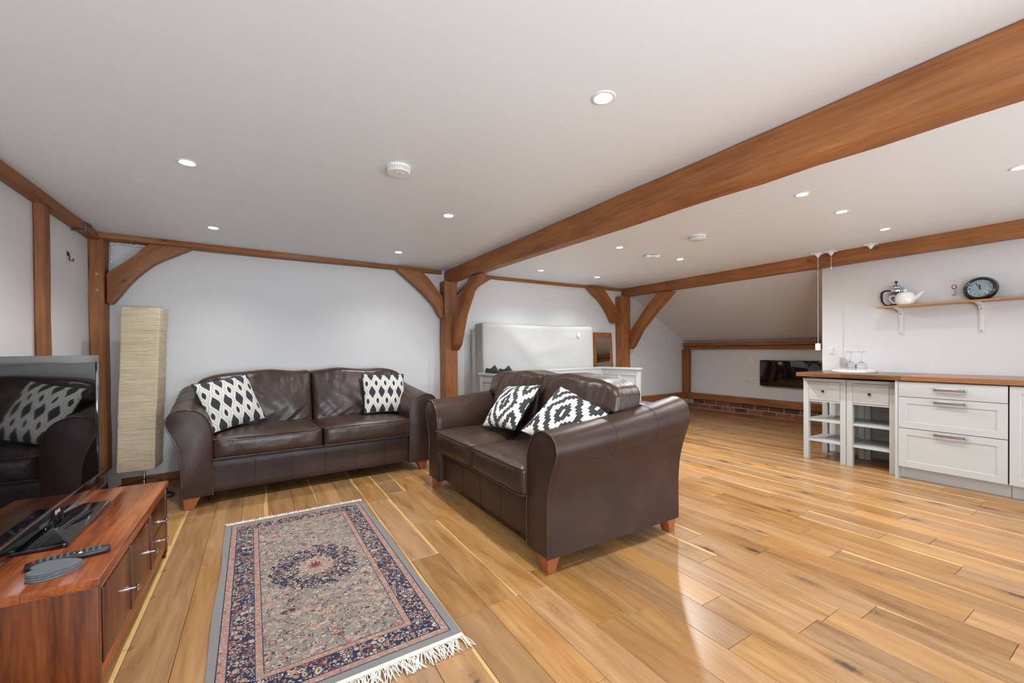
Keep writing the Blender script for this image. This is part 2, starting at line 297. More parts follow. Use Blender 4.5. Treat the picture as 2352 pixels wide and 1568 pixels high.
# ------------------------------------------------------------------ mesh helpers
class MB:
    def __init__(s): s.v = []; s.f = []
    def add(s, vs, fs):
        o = len(s.v); s.v += [tuple(p) for p in vs]; s.f += [tuple(i+o for i in f) for f in fs]; return s
    def box(s, x0, x1, y0, y1, z0, z1):
        return s.add([(x0, y0, z0), (x1, y0, z0), (x1, y1, z0), (x0, y1, z0), (x0, y0, z1), (x1, y0, z1), (x1, y1, z1), (x0, y1, z1)],
                     [(0, 3, 2, 1), (4, 5, 6, 7), (0, 1, 5, 4), (1, 2, 6, 5), (2, 3, 7, 6), (3, 0, 4, 7)])
    def prism(s, pts, a, b, axis='y'):
        """2D outline extruded from a to b along an axis; outline plane is the other two axes in order"""
        n = len(pts)
        def P(p, h): return {'x': (h, p[0], p[1]), 'y': (p[0], h, p[1]), 'z': (p[0], p[1], h)}[axis]
        vs = [P(p, a) for p in pts]+[P(p, b) for p in pts]
        fs = [tuple(range(n-1, -1, -1)), tuple(range(n, 2*n))]+[(i, (i+1) % n, n+(i+1) % n, n+i) for i in range(n)]
        return s.add(vs, fs)
    def tube(s, pts, r, seg=8, closed=False, cap=True):
        pts = [Vector(p) for p in pts]; n = len(pts); rs = r if isinstance(r, (list, tuple)) else [r]*n
        vs = []; up = None
        for i, p in enumerate(pts):
            a = pts[i-1] if (i or closed) else p; b = pts[(i+1) % n] if (i < n-1 or closed) else p
            d = (b-a).normalized() if (b-a).length > 1e-9 else Vector((0, 0, 1))
            if up is None: up = d.orthogonal().normalized()
            up = (up-d*up.dot(d)); up = up.normalized() if up.length > 1e-6 else d.orthogonal().normalized()
            w = d.cross(up)
            for k in range(seg):
                t = 2*math.pi*k/seg; vs.append(p+(up*math.cos(t)+w*math.sin(t))*rs[i])
        fs = []
        for i in range(n if closed else n-1):
            j = (i+1) % n
            for k in range(seg):
                fs.append((i*seg+k, i*seg+(k+1) % seg, j*seg+(k+1) % seg, j*seg+k))
        if cap and not closed: fs += [tuple(range(seg-1, -1, -1)), tuple(range((n-1)*seg, n*seg))]
        return s.add(vs, fs)
    def lathe(s, prof, seg=32, c=(0, 0, 0), axis='z', sx=1.0):
        vs = []; n = len(prof)
        for r, h in prof:
            for k in range(seg):
                t = 2*math.pi*k/seg; a, b = r*math.cos(t)*sx, r*math.sin(t)
                p = {'z': (a, b, h), 'x': (h, a, b), 'y': (b, h, a)}[axis]
                vs.append((p[0]+c[0], p[1]+c[1], p[2]+c[2]))
        fs = [(i*seg+k, i*seg+(k+1) % seg, (i+1)*seg+(k+1) % seg, (i+1)*seg+k) for i in range(n-1) for k in range(seg)]
        if prof[0][0] > 1e-6: fs.append(tuple(range(seg-1, -1, -1)))
        if prof[-1][0] > 1e-6: fs.append(tuple(range((n-1)*seg, n*seg)))
        return s.add(vs, fs)
    def mesh(s, name, mat, bev=0.0, seg=2, smooth=40):
        me = bpy.data.meshes.new(name); bm = bmesh.new()
        vv = [bm.verts.new(p) for p in s.v]
        for f in s.f:
            if len(set(f)) > 2:
                try: bm.faces.new([vv[i] for i in f])
                except ValueError: pass
        bmesh.ops.remove_doubles(bm, verts=bm.verts, dist=1e-6)
        bmesh.ops.recalc_face_normals(bm, faces=bm.faces)
        if bev:
            es = [e for e in bm.edges if e.is_manifold and e.calc_face_angle(0) > R(28)]
            bmesh.ops.bevel(bm, geom=es, offset=bev, segments=seg, profile=0.6, affect='EDGES', clamp_overlap=True)
        bm.to_mesh(me); bm.free()
        if smooth: me.shade_smooth(); me.set_sharp_from_angle(angle=R(smooth))
        me.materials.append(mat if not isinstance(mat, str) else M[mat]); return me
    def build(s, name, mat, parent=None, loc=(0, 0, 0), rot=(0, 0, 0), **kw):
        return put(name, s.mesh(name, mat, **kw), parent, loc, rot)
def put(name, me, parent=None, loc=(0, 0, 0), rot=(0, 0, 0)):
    o = bpy.data.objects.new(name, me); COL.objects.link(o); o.parent = parent; o.location = loc; o.rotation_euler = rot; return o
def bx(name, mat, x0, x1, y0, y1, z0, z1, parent=None, bev=0.0, **kw):
    """one box as one object with its origin in its centre"""
    c = ((x0+x1)/2, (y0+y1)/2, (z0+z1)/2)
    return MB().box(x0-c[0], x1-c[0], y0-c[1], y1-c[1], z0-c[2], z1-c[2]).build(name, mat, parent, c, bev=bev, **kw)
def tag(o, label=None, cat=None, group=None, kind=None):
    if label: o['label'] = label
    if cat: o['category'] = cat
    if group: o['group'] = group
    if kind: o['kind'] = kind
    return o
def thing(name, label, cat, loc=(0, 0, 0), rot=(0, 0, 0), group=None):
    return tag(put(name, None, None, loc, rot), label, cat, group)
def struct(o, label=None): return tag(o, label, kind='structure')
def rbox(w, d, h, r, n=10, deform=None):
    """rounded box, evenly gridded, optionally deformed by a function of (p, a, b, c) with a,b,c in -1..1"""
    t = [-1+2*i/n for i in range(n+1)]; t = [math.copysign(abs(x)**0.75, x) for x in t]
    idx = {}; vs = []; fs = []
    def V(a, b, c):
        k = (round(a, 5), round(b, 5), round(c, 5))
        if k not in idx:
            p = Vector((a*w/2, b*d/2, c*h/2)); rr = min(r, w/2*0.999, d/2*0.999, h/2*0.999)
            q = Vector((max(-w/2+rr, min(w/2-rr, p.x)), max(-d/2+rr, min(d/2-rr, p.y)), max(-h/2+rr, min(h/2-rr, p.z))))
            e = p-q
            if e.length > 1e-9: p = q+e.normalized()*rr
            if deform: p = Vector(deform(p, a, b, c))
            idx[k] = len(vs); vs.append(tuple(p))
        return idx[k]
    for i in range(n):
        for j in range(n):
            a0, a1, b0, b1 = t[i], t[i+1], t[j], t[j+1]
            for q in (-1, 1):
                fs.append((V(a0, b0, q), V(a1, b0, q), V(a1, b1, q), V(a0, b1, q)))
                fs.append((V(a0, q, b0), V(a1, q, b0), V(a1, q, b1), V(a0, q, b1)))
                fs.append((V(q, a0, b0), V(q, a1, b0), V(q, a1, b1), V(q, a0, b1)))
    m = MB(); m.add(vs, fs); return m
def text_mesh(txt, size, ext, mat):
    cu = bpy.data.curves.new('lettering', 'FONT'); cu.body = txt; cu.size = size; cu.extrude = ext; cu.align_x = 'CENTER'; cu.align_y = 'CENTER'
    o = bpy.data.objects.new('lettering_tmp', cu); COL.objects.link(o)
    dg = bpy.context.evaluated_depsgraph_get(); me = bpy.data.meshes.new_from_object(o.evaluated_get(dg))
    bpy.data.objects.remove(o); bpy.data.curves.remove(cu); me.materials.clear(); me.materials.append(M[mat]); return me
def smooth01(x): x = max(0.0, min(1.0, x)); return x*x*(3-2*x)

# ------------------------------------------------------------------ the shell of the room
XL, YF, XK, XLOW = -1.15, -1.60, 5.34, 7.05
def yw(x): return 4.69+0.055*(x+1.1)          # back wall, not quite square to the room
def zc(x): return 2.08+0.01*(x+1.1)           # the old ceiling is slightly out of level
WA = math.atan(0.055)
# floor with its planks
floor = struct(bx('floor', 'joint', XL-0.1, XLOW+0.1, YF-0.1, 5.3, -0.10, -0.012), 'oak plank floor of random length boards')
def plank_verts(w, l):
    h, c = 0.012, 0.0016
    x, y = w/2-0.0007, l/2-0.0007
    vs = [(-x, -y, -h), (x, -y, -h), (x, y, -h), (-x, y, -h), (-x, -y, -c), (x, -y, -c), (x, y, -c), (-x, y, -c), (-x+c, -y+c, 0), (x-c, -y+c, 0), (x-c, y-c, 0), (-x+c, y-c, 0)]
    fs = [(8, 9, 10, 11)]+[(i, (i+1) % 4, 4+(i+1) % 4, 4+i) for i in range(4)]+[(4+i, 4+(i+1) % 4, 8+(i+1) % 4, 8+i) for i in range(4)]
    return vs, fs
known = {1.644: [1.12, 1.95], 1.484: [0.905], 1.804: [0.81], 2.444: [0.49], 1.164: [1.27], 2.924: [0.617], 3.244: [0.79], 1.324: [1.70], 2.124: [1.55], 2.604: [1.02], 3.404: [1.22]}
pl = []
k0 = int(math.floor((XL-0.684)/0.16))
for k in range(k0, int((XLOW-0.684)/0.16)+1):
    x0 = 0.684+0.16*k; x1 = x0+0.16; x0 = max(x0, XL); x1 = min(x1, XLOW)
    if x1-x0 < 0.02: continue
    ends = known.get(round(0.684+0.16*k, 3), [])
    y = YF; cuts = [YF]; end = yw(x0)
    top = sorted(ends)
    while True:
        y += random.choice((0.42, 0.55, 0.7, 0.85, 1.0, 1.2, 1.45, 1.7))*random.uniform(0.92, 1.08)
        if y > end-0.25: break
        if all(abs(y-e) > 0.38 for e in top): cuts.append(y)
    cuts = sorted(cuts+top)+[end]
    for a, b in zip(cuts, cuts[1:]): pl.append((x0, x1, a, b))
fwd2 = (math.sin(R(31.29)), math.cos(R(31.29)))
def visrank(p):
    cx, cy = (p[0]+p[1])/2, (p[2]+p[3])/2; cy2 = max(min(p[3], cy+0.3), cy)
    d = cx*fwd2[0]+cy2*fwd2[1]; s = cx*fwd2[1]-cy2*fwd2[0]
    vis = d > 1.25 and abs(s) < d*1.30
    return (not vis, d)
pl.sort(key=visrank)
for x0, x1, a, b in pl[:300]:
    m = MB(); m.add(*plank_verts(x1-x0, b-a))
    put('plank', m.mesh('plank', 'plank', smooth=0), floor, ((x0+x1)/2-floor.location.x, (a+b)/2-floor.location.y, -floor.location.z))
m = MB()
for x0, x1, a, b in pl[300:]:
    vs, fs = plank_verts(x1-x0, b-a); m.add([(p[0]+(x0+x1)/2, p[1]+(a+b)/2, p[2]) for p in vs], fs)
rest = put('distant_planks', m.mesh('distant_planks', 'plank', smooth=0), floor, tuple(-floor.location)); rest['kind'] = 'stuff'

# ceiling
m = MB(); xa, xb = XL-0.1, XK+0.06
m.add([(xa, YF-0.1, zc(xa)), (xb, YF-0.1, zc(xb)), (xb, 5.3, zc(xb)), (xa, 5.3, zc(xa)), (xa, YF-0.1, zc(xa)+0.12), (xb, YF-0.1, zc(xb)+0.12), (xb, 5.3, zc(xb)+0.12), (xa, 5.3, zc(xa)+0.12)],
      [(0, 1, 2, 3), (4, 7, 6, 5), (0, 4, 5, 1), (1, 5, 6, 2), (2, 6, 7, 3), (3, 7, 4, 0)])
struct(m.build('ceiling', 'ceil', smooth=0), 'flat white plastered ceiling with recessed lights')
# sloping ceiling of the eaves
m = MB(); m.prism([(XK+0.02, 2.10), (XLOW+0.1, 1.205), (XLOW+0.1, 1.33), (XK+0.02, 2.25)], YF-0.1, 5.35, 'y')
struct(m.build('ceiling_eaves', 'wall', smooth=0), 'white sloping ceiling under the eaves')
# walls
m = MB(); m.prism([(XL-0.1, yw(XL-0.1)), (XLOW+0.1, yw(XLOW+0.1)), (XLOW+0.1, yw(XLOW+0.1)+0.1), (XL-0.1, yw(XL-0.1)+0.1)], -0.05, 2.35, 'z')
struct(m.build('wall_back', 'wall', smooth=0), 'long white back wall')
struct(bx('wall_left', 'wall', XL-0.1, XL, YF-0.1, 4.8, -0.05, 2.3), 'white wall behind the television')
struct(bx('wall_kitchen', 'wall', XK, XK+0.1, YF-0.1, 2.155, 0.0, 2.12, bev=0.003), 'white partition wall behind the kitchen units')
struct(bx('wall_eaves', 'wall', XLOW, XLOW+0.1, YF-0.1, 5.3, -0.05, 1.30), 'low white wall under the sloping ceiling')
m = MB()   # wall behind the camera with two glazed openings
m.box(XL-0.1, -0.45, YF-0.1, YF, -0.05, 2.3).box(-0.45, 1.55, YF-0.1, YF, -0.05, 0.6).box(-0.45, 1.55, YF-0.1, YF, 1.92, 2.3).box(1.55, 2.38, YF-0.1, YF, -0.05, 2.3)
m.box(2.38, 4.72, YF-0.1, YF, 1.97, 2.3).box(4.72, XLOW+0.1, YF-0.1, YF, -0.05, 2.3)
struct(m.build('wall_front', 'wall', smooth=0), 'white wall with glazing opposite the sofas')
def window(name, x0, x1, z0, z1, n):
    m = MB(); f = 0.06; m.box(x0, x1, YF-0.09, YF-0.02, z0, z0+f).box(x0, x1, YF-0.09, YF-0.02, z1-f, z1)
    for i in range(n+1):
        x = x0+(x1-x0-f)*i/n; m.box(x, x+f, YF-0.09, YF-0.02, z0+f, z1-f)
    w = struct(m.build(name, 'white', smooth=0), 'white framed glazing')
    MB().box(x0+f, x1-f, YF-0.065, YF-0.055, z0+f, z1-f).build('window_pane', 'glass', w, smooth=0)
window('window_1', -0.45, 1.55, 0.60, 1.92, 3); window('window_2', 2.38, 4.72, 0.0, 1.97, 3)

# ------------------------------------------------------------------ timber frame
def hewn(L, w, h, jit=0.003, cw=0.010, taper=None, seed=0):
    """squared timber along local X (0..L), width along Y, height along Z, chamfered and slightly uneven"""
    n = max(4, int(L/0.22)); m = MB(); ring = []
    rnd = random.Random(seed)
    for i in range(n+1):
        x = L*i/n; t = i/n; hh = h if not taper else taper(t)
        c = cw*rnd.uniform(0.5, 1.6); j = lambda: rnd.uniform(-jit, jit)
        pr = [(-w/2+c, -hh), (w/2-c, -hh), (w/2, -hh+c), (w/2, -c), (w/2-c, 0), (-w/2+c, 0), (-w/2, -c), (-w/2, -hh+c)]
        ring.append([(x, a+j(), b+(j() if b < -0.02 else 0)) for a, b in pr])
    vs = [p for r_ in ring for p in r_]; fs = [tuple(range(8)), tuple(range(n*8+7, n*8-1, -1))]
    for i in range(n):
        for k in range(8): fs.append((i*8+k, (i+1)*8+k, (i+1)*8+(k+1) % 8, i*8+(k+1) % 8))
    return m.add(vs, fs)
def along(p0, p1):
    """rotation putting local X from p0 to p1, Z as near up as it can be"""
    x = (Vector(p1)-Vector(p0)).normalized(); z = Vector((0, 0, 1))
    y = z.cross(x); y = y.normalized() if y.length > 1e-4 else Vector((0, 1, 0)); z = x.cross(y)
    return Matrix((x, y, z)).transposed().to_euler()
def beam(name, label, cat, p0, p1, w, h, **kw):
    L = (Vector(p1)-Vector(p0)).length
    o = hewn(L, w, h, **kw).build(name, 'oak', None, p0, along(p0, p1), smooth=35); return tag(o, label, cat)
def post(name, label, x, y, w, d, z0, z1, rotz=0.0, seed=1, cat='post', group=None):
    t = hewn(z1-z0, w, d, seed=seed, jit=0.004, cw=0.008)   # local X up, Y across, Z depth towards +
    x_ = Vector((0, 0, 1)); y_ = Vector((math.cos(rotz), math.sin(rotz), 0)); z_ = x_.cross(y_)
    o = t.build(name, 'oak', None, (x, y, z0), Matrix((x_, y_, z_)).transposed().to_euler(), smooth=35)
    return tag(o, label, cat, group)
def brace(name, label, pts, origin, ux, thick, group=None, seed=3):
    """outline (s, z) in a vertical plane through origin along ux; grain along the long diagonal"""
    ux = Vector(ux).normalized(); P = [Vector((origin[0], origin[1], 0))+ux*s+Vector((0, 0, z)) for s, z in pts]
    best = max(((a-b).length, i, j) for i, a in enumerate(P) for j, b in enumerate(P))
    X = (P[best[2]]-P[best[1]]).normalized(); N = ux.cross(Vector((0, 0, 1))).normalized(); Z = X.cross(N)
    O = P[best[1]]; L2 = [((p-O).dot(X), (p-O).dot(Z)) for p in P]
    m = MB(); m.prism(L2, -thick/2, thick/2, 'y')
    o = m.build(name, 'oak', None, O, Matrix((X, N, Z)).transposed().to_euler(), bev=0.009, seg=2, smooth=35)
    return tag(o, label, 'brace', group)
def curve2(pts, n=6):
    """Catmull-Rom through 2D points"""
    out = []
    for i in range(len(pts)-1):
        p0 = pts[max(i-1, 0)]; p1 = pts[i]; p2 = pts[i+1]; p3 = pts[min(i+2, len(pts)-1)]
        for k in range(n):
            t = k/n; out.append(tuple(0.5*((2*p1[c])+(-p0[c]+p2[c])*t+(2*p0[c]-5*p1[c]+4*p2[c]-p3[c])*t*t+(-p0[c]+3*p1[c]-3*p2[c]+p3[c])*t**3) for c in (0, 1)))
    return out+[pts[-1]]
wx, wy = math.cos(WA), math.sin(WA)
def wp(s, d=0.0): return (-1.1+s*wx+d*wy, 4.69+s*wy-d*wx)      # point at s along the back wall, d in front of it
# tie beams
beam('tie_beam', 'long thick oak tie beam crossing the ceiling above the two-seat sofa', 'beam', (2.028, -1.58, zc(2.03)+0.002), (2.028, yw(2.03)-0.01, zc(2.03)+0.002), 0.116, 0.2,
     taper=lambda t: 0.24-0.085*min(1, t*6.4/6.0), seed=5, cw=0.013)
beam('tie_beam', 'oak tie beam along the top of the kitchen wall', 'beam', (5.279, -1.58, zc(5.28)+0.004), (5.279, yw(5.28)-0.01, zc(5.28)+0.004), 0.12, 0.142, seed=9)
# wall plates on the back wall and left wall
def plate(label, a, b, w, h, seed):
    return beam('wall_plate', label, 'beam', (a[0], a[1], zc(a[0])+0.002), (b[0], b[1], zc(b[0])+0.002), w, h, seed=seed, jit=0.002, cw=0.005)
plate('thin dark wall plate above the three-seat sofa', (-1.10, 4.565), (1.92, 4.882), 0.13, 0.047, 11)
plate('thin wall plate between the two posts above the mattress', (2.12, 4.92), (5.20, 5.045), 0.12, 0.045, 12)
beam('wall_plate', 'wall plate along the left wall above the television', 'beam', (-1.115, -1.5, 2.082), (-1.115, 4.56, 2.082), 0.075, 0.058, seed=13, jit=0.002, cw=0.006)
# posts
p1 = post('post', 'oak corner post behind the paper floor lamp', -1.105, 4.69, 0.095, 0.15, 0.17, 2.075, 0, 21)
def peg(parent_obj, name, pts, r=0.011, nrm=(0, -1, 0), mat='peg'):
    for p in pts:
        m = MB(); q = Vector(p); n_ = Vector(nrm); m.tube([q+n_*-0.01, q+n_*0.004, q+n_*0.006], [r, r, r*0.6], 10)
        inv = parent_obj.matrix_basis.inverted(); m.v = [tuple(inv @ Vector(v)) for v in m.v]
        m.build(name, mat, parent_obj, smooth=30)
peg(p1, 'peg', [(-1.098, 4.54, 1.755), (-1.098, 4.54, 1.625)])
p2 = post('post', 'oak post with pegs standing behind the meeting sofas', 1.99, yw(1.99)-0.006, 0.17, 0.15, 0.0, 1.965, WA, 22)
yy = yw(1.99)-0.156
peg(p2, 'peg', [(1.945, yy, 1.70), (2.035, yy, 1.695), (1.945, yy, 1.60), (2.035, yy, 1.60)], 0.008)
post('post', 'oak post at the end of the daybed under the far tie beam', 5.165, yw(5.165)-0.008, 0.19, 0.16, 0.0, 1.998, WA, 23)
post('post', 'slim oak stud on the left wall above the television', XL+0.0225, 3.712, 0.045, 0.11, 0.2, 2.03, 0, 24, 'stud')
# braces: curved ones against the back wall, straight ones rising to the tie beams
def wb(label, s0, s1, pts, d=0.085, group='braces of the oak frame'):
    o = wp(0, d); return brace('brace', label, pts, o, (wx, wy, 0), 0.09, group)
lowL = curve2([(0.045, 1.53), (0.085, 1.535), (0.20, 1.715), (0.335, 1.868), (0.47, 1.96), (0.592, 2.035)])
upL = curve2([(0.56, 2.052), (0.335, 2.052), (0.205, 1.918), (0.045, 1.765)], 4)
wb('broad curved oak brace from corner post to wall plate above floor lamp', 0, 0, lowL+upL)
lowM = curve2([(3.003, 1.53), (2.972, 1.536), (2.88, 1.68), (2.70, 1.85), (2.56, 1.96), (2.435, 2.058)])
upM = curve2([(2.73, 2.06), (2.85, 1.95), (3.003, 1.765)], 4)
wb('curved oak brace left of the middle post above the three-seat sofa', 0, 0, lowM+upM)
lowR = curve2([(3.182, 1.655), (3.23, 1.72), (3.40, 1.87), (3.70, 2.063)])
upR = curve2([(3.53, 2.063), (3.34, 1.95), (3.182, 1.80)], 4)
wb('small oak brace half hidden behind the middle post', 0, 0, lowR+upR)
lowF = curve2([(6.172, 1.56), (6.02, 1.565), (5.93, 1.70), (5.76, 1.88), (5.60, 1.99), (5.47, 2.085)])
upF = curve2([(5.79, 2.088), (5.93, 1.95), (6.10, 1.78), (6.172, 1.70)], 4)
wb('curved oak brace left of the far post beside the leaning mirror', 0, 0, lowF+upF)
brace('brace', 'straight oak brace from the middle post up to the tie beam', [(4.70, 1.125), (4.60, 1.20), (4.44, 1.55), (4.24, 1.79), (3.94, 1.943), (4.06, 1.947), (4.20, 1.943), (4.42, 1.78), (4.58, 1.58), (4.70, 1.36)], (2.05, 0.0), (0, 1, 0), 0.10, 'braces of the oak frame', 6)
brace('brace', 'straight oak brace from the far post up to the far tie beam', [(4.862, 1.13), (4.80, 1.18), (4.62, 1.45), (4.32, 1.73), (4.02, 1.985), (4.16, 1.998), (4.30, 1.998), (4.58, 1.74), (4.862, 1.42)], (5.28, 0.0), (0, 1, 0), 0.10, 'braces of the oak frame', 7)
# grey metal strap round the joint of the left wall plate
m = MB(); m.box(-1.079, -1.070, 4.20, 4.225, 2.018, 2.078).box(-1.16, -1.070, 4.20, 4.225, 2.010, 2.019).box(-1.079, -1.062, 4.225, 4.31, 2.066, 2.078)
tag(m.build('metal_strap', 'strap', bev=0.002), 'grey metal strap around the wall plate joint near the corner', 'strap')
# white filler foam in the corner of the curved brace
m = MB()
rn = random.Random(4)
for i in range(46):
    if i < 22: s, z = 0.055+0.012*rn.random(), 1.80+0.24*i/22
    else: s, z = 0.06+0.24*(i-22)/24, 2.026+0.012*rn.random()
    q = wp(s, 0.035); r = rn.uniform(0.006, 0.013)
    m.lathe([(0.0, -r), (r*0.8, -r*0.5), (r, 0), (r*0.8, r*0.5), (0.0, r)], 7, (q[0], q[1], z))
f_ = tag(m.build('filler_foam', 'foam'), 'lumpy white filler foam along the corner above the curved brace', 'filler'); f_['kind'] = 'stuff'
# small black hook on left wall
m = MB(); hy, hz = 4.13, 1.80
m.tube([(XL+0.004, hy, hz+0.03), (XL+0.010, hy, hz+0.03), (XL+0.012, hy, hz), (XL+0.012, hy, hz-0.02), (XL+0.03, hy, hz-0.026), (XL+0.032, hy, hz-0.008)], 0.004, 6)
m.box(XL, XL+0.006, hy-0.008, hy+0.008, hz+0.01, hz+0.04)
tag(m.build('wall_hook', 'black'), 'small black hook on the left wall beside the corner post', 'hook')

# skirting on back wall (first bay) and second bay
def skirting(name, s0, s1):
    a = wp(s0, 0.0); L = s1-s0
    o = MB().box(0, L, -0.02, 0, 0.0, 0.068).build(name, 'skirt', None, (a[0], a[1], 0), (0, 0, WA), bev=0.004); struct(o, 'low oak skirting board')
skirting('baseboard_back', 0.10, 2.98); skirting('baseboard_rear', 3.20, 6.25)
# brick plinth of the left wall, with its timber sill
def brick_course(parent, n, L, h, d, z, start, axis_len, gap=0.012, y0=0.0, keep=None):
    pass
BR = MB().box(-0.107, 0.107, -0.05, 0.05, -0.0325, 0.0325).mesh('brick', 'brick', bev=0.004, seg=1, smooth=30)
BRH = MB().box(-0.05, 0.05, -0.05, 0.05, -0.0325, 0.0325).mesh('brick', 'brick', bev=0.004, seg=1, smooth=30)
def plinth(name, label, x0, x1, y0, y1, z0, courses, along_y, face):
    """mortar core with proud bricks; face = coordinate of the visible face"""
    pl_ = struct(bx(name, 'mortar', x0, x1, y0, y1, z0, z0+courses*0.0775+0.008), label)
    a0, a1 = (y0, y1) if along_y else (x0, x1)
    for c in range(courses):
        z = z0+0.010+0.0775*c+0.0325; p = a0+(0.0 if c % 2 else 0.113)
        if not c % 2: 
            spots = [(a0+0.055, BRH)]
        else: spots = []
        while p+0.214 < a1: spots.append((p+0.107+0.006, BR)); p += 0.226
        for q, me in spots:
            loc = (face, q, z) if along_y else (q, face, z)
            loc = tuple(loc[i]-pl_.location[i] for i in range(3))
            put('brick', me, pl_, (loc[0]+random.uniform(-0.002, 0.002), loc[1], loc[2]), (0, 0, R(90) if along_y else 0))
plinth('trim_1', 'low brick plinth along the left wall', XL+0.005, -1.062, 2.0, 4.60, 0.0, 2, True, -1.11)
s_ = beam('sill_timber', 'oak sill on the brick plinth behind the television cabinet', 'sill', (-1.102, 1.9, 0.205), (-1.102, 4.66, 0.205), 0.094, 0.042, seed=31, jit=0.002)
plinth('trim_2', 'two-course brick plinth under the eaves wall', 6.975, XLOW, 2.2, 5.10, 0.035, 2, True, 7.018)
struct(beam('trim_3', 'oak strip along the foot of the brick plinth', None, (6.955, 2.16, 0.036), (6.955, 5.10, 0.036), 0.03, 0.036, seed=32, jit=0.001, cw=0.004))
beam('sole_plate', 'oak sole plate above the bricks of the eaves wall', 'beam', (6.99, 2.16, 0.305), (6.99, 5.10, 0.305), 0.12, 0.11, seed=33)
beam('sole_plate', 'oak sole plate at the foot of the back wall beyond the far post', 'beam', (5.33, yw(5.33)-0.056, 0.305), (6.92, yw(6.92)-0.056, 0.305), 0.10, 0.11, seed=34)
plinth('trim_4', 'brick plinth below the far back wall', 5.34, 6.9, yw(5.34)-0.06, yw(5.34)-0.005, 0.035, 2, False, yw(5.34)-0.02)
beam('eaves_plate', 'upper oak plate where sloping ceiling meets the eaves wall', 'beam', (6.985, 2.16, 1.246), (6.985, 5.09, 1.246), 0.10, 0.066, seed=35)
beam('eaves_plate', 'lower oak rail under the upper eaves plate', 'beam', (7.02, 2.16, 1.176), (7.02, 5.09, 1.176), 0.10, 0.058, seed=36)
post('post', 'short oak post in the corner of the low eaves wall', 6.985, yw(6.98)-0.004, 0.10, 0.13, 0.305, 1.115, 0, 37)

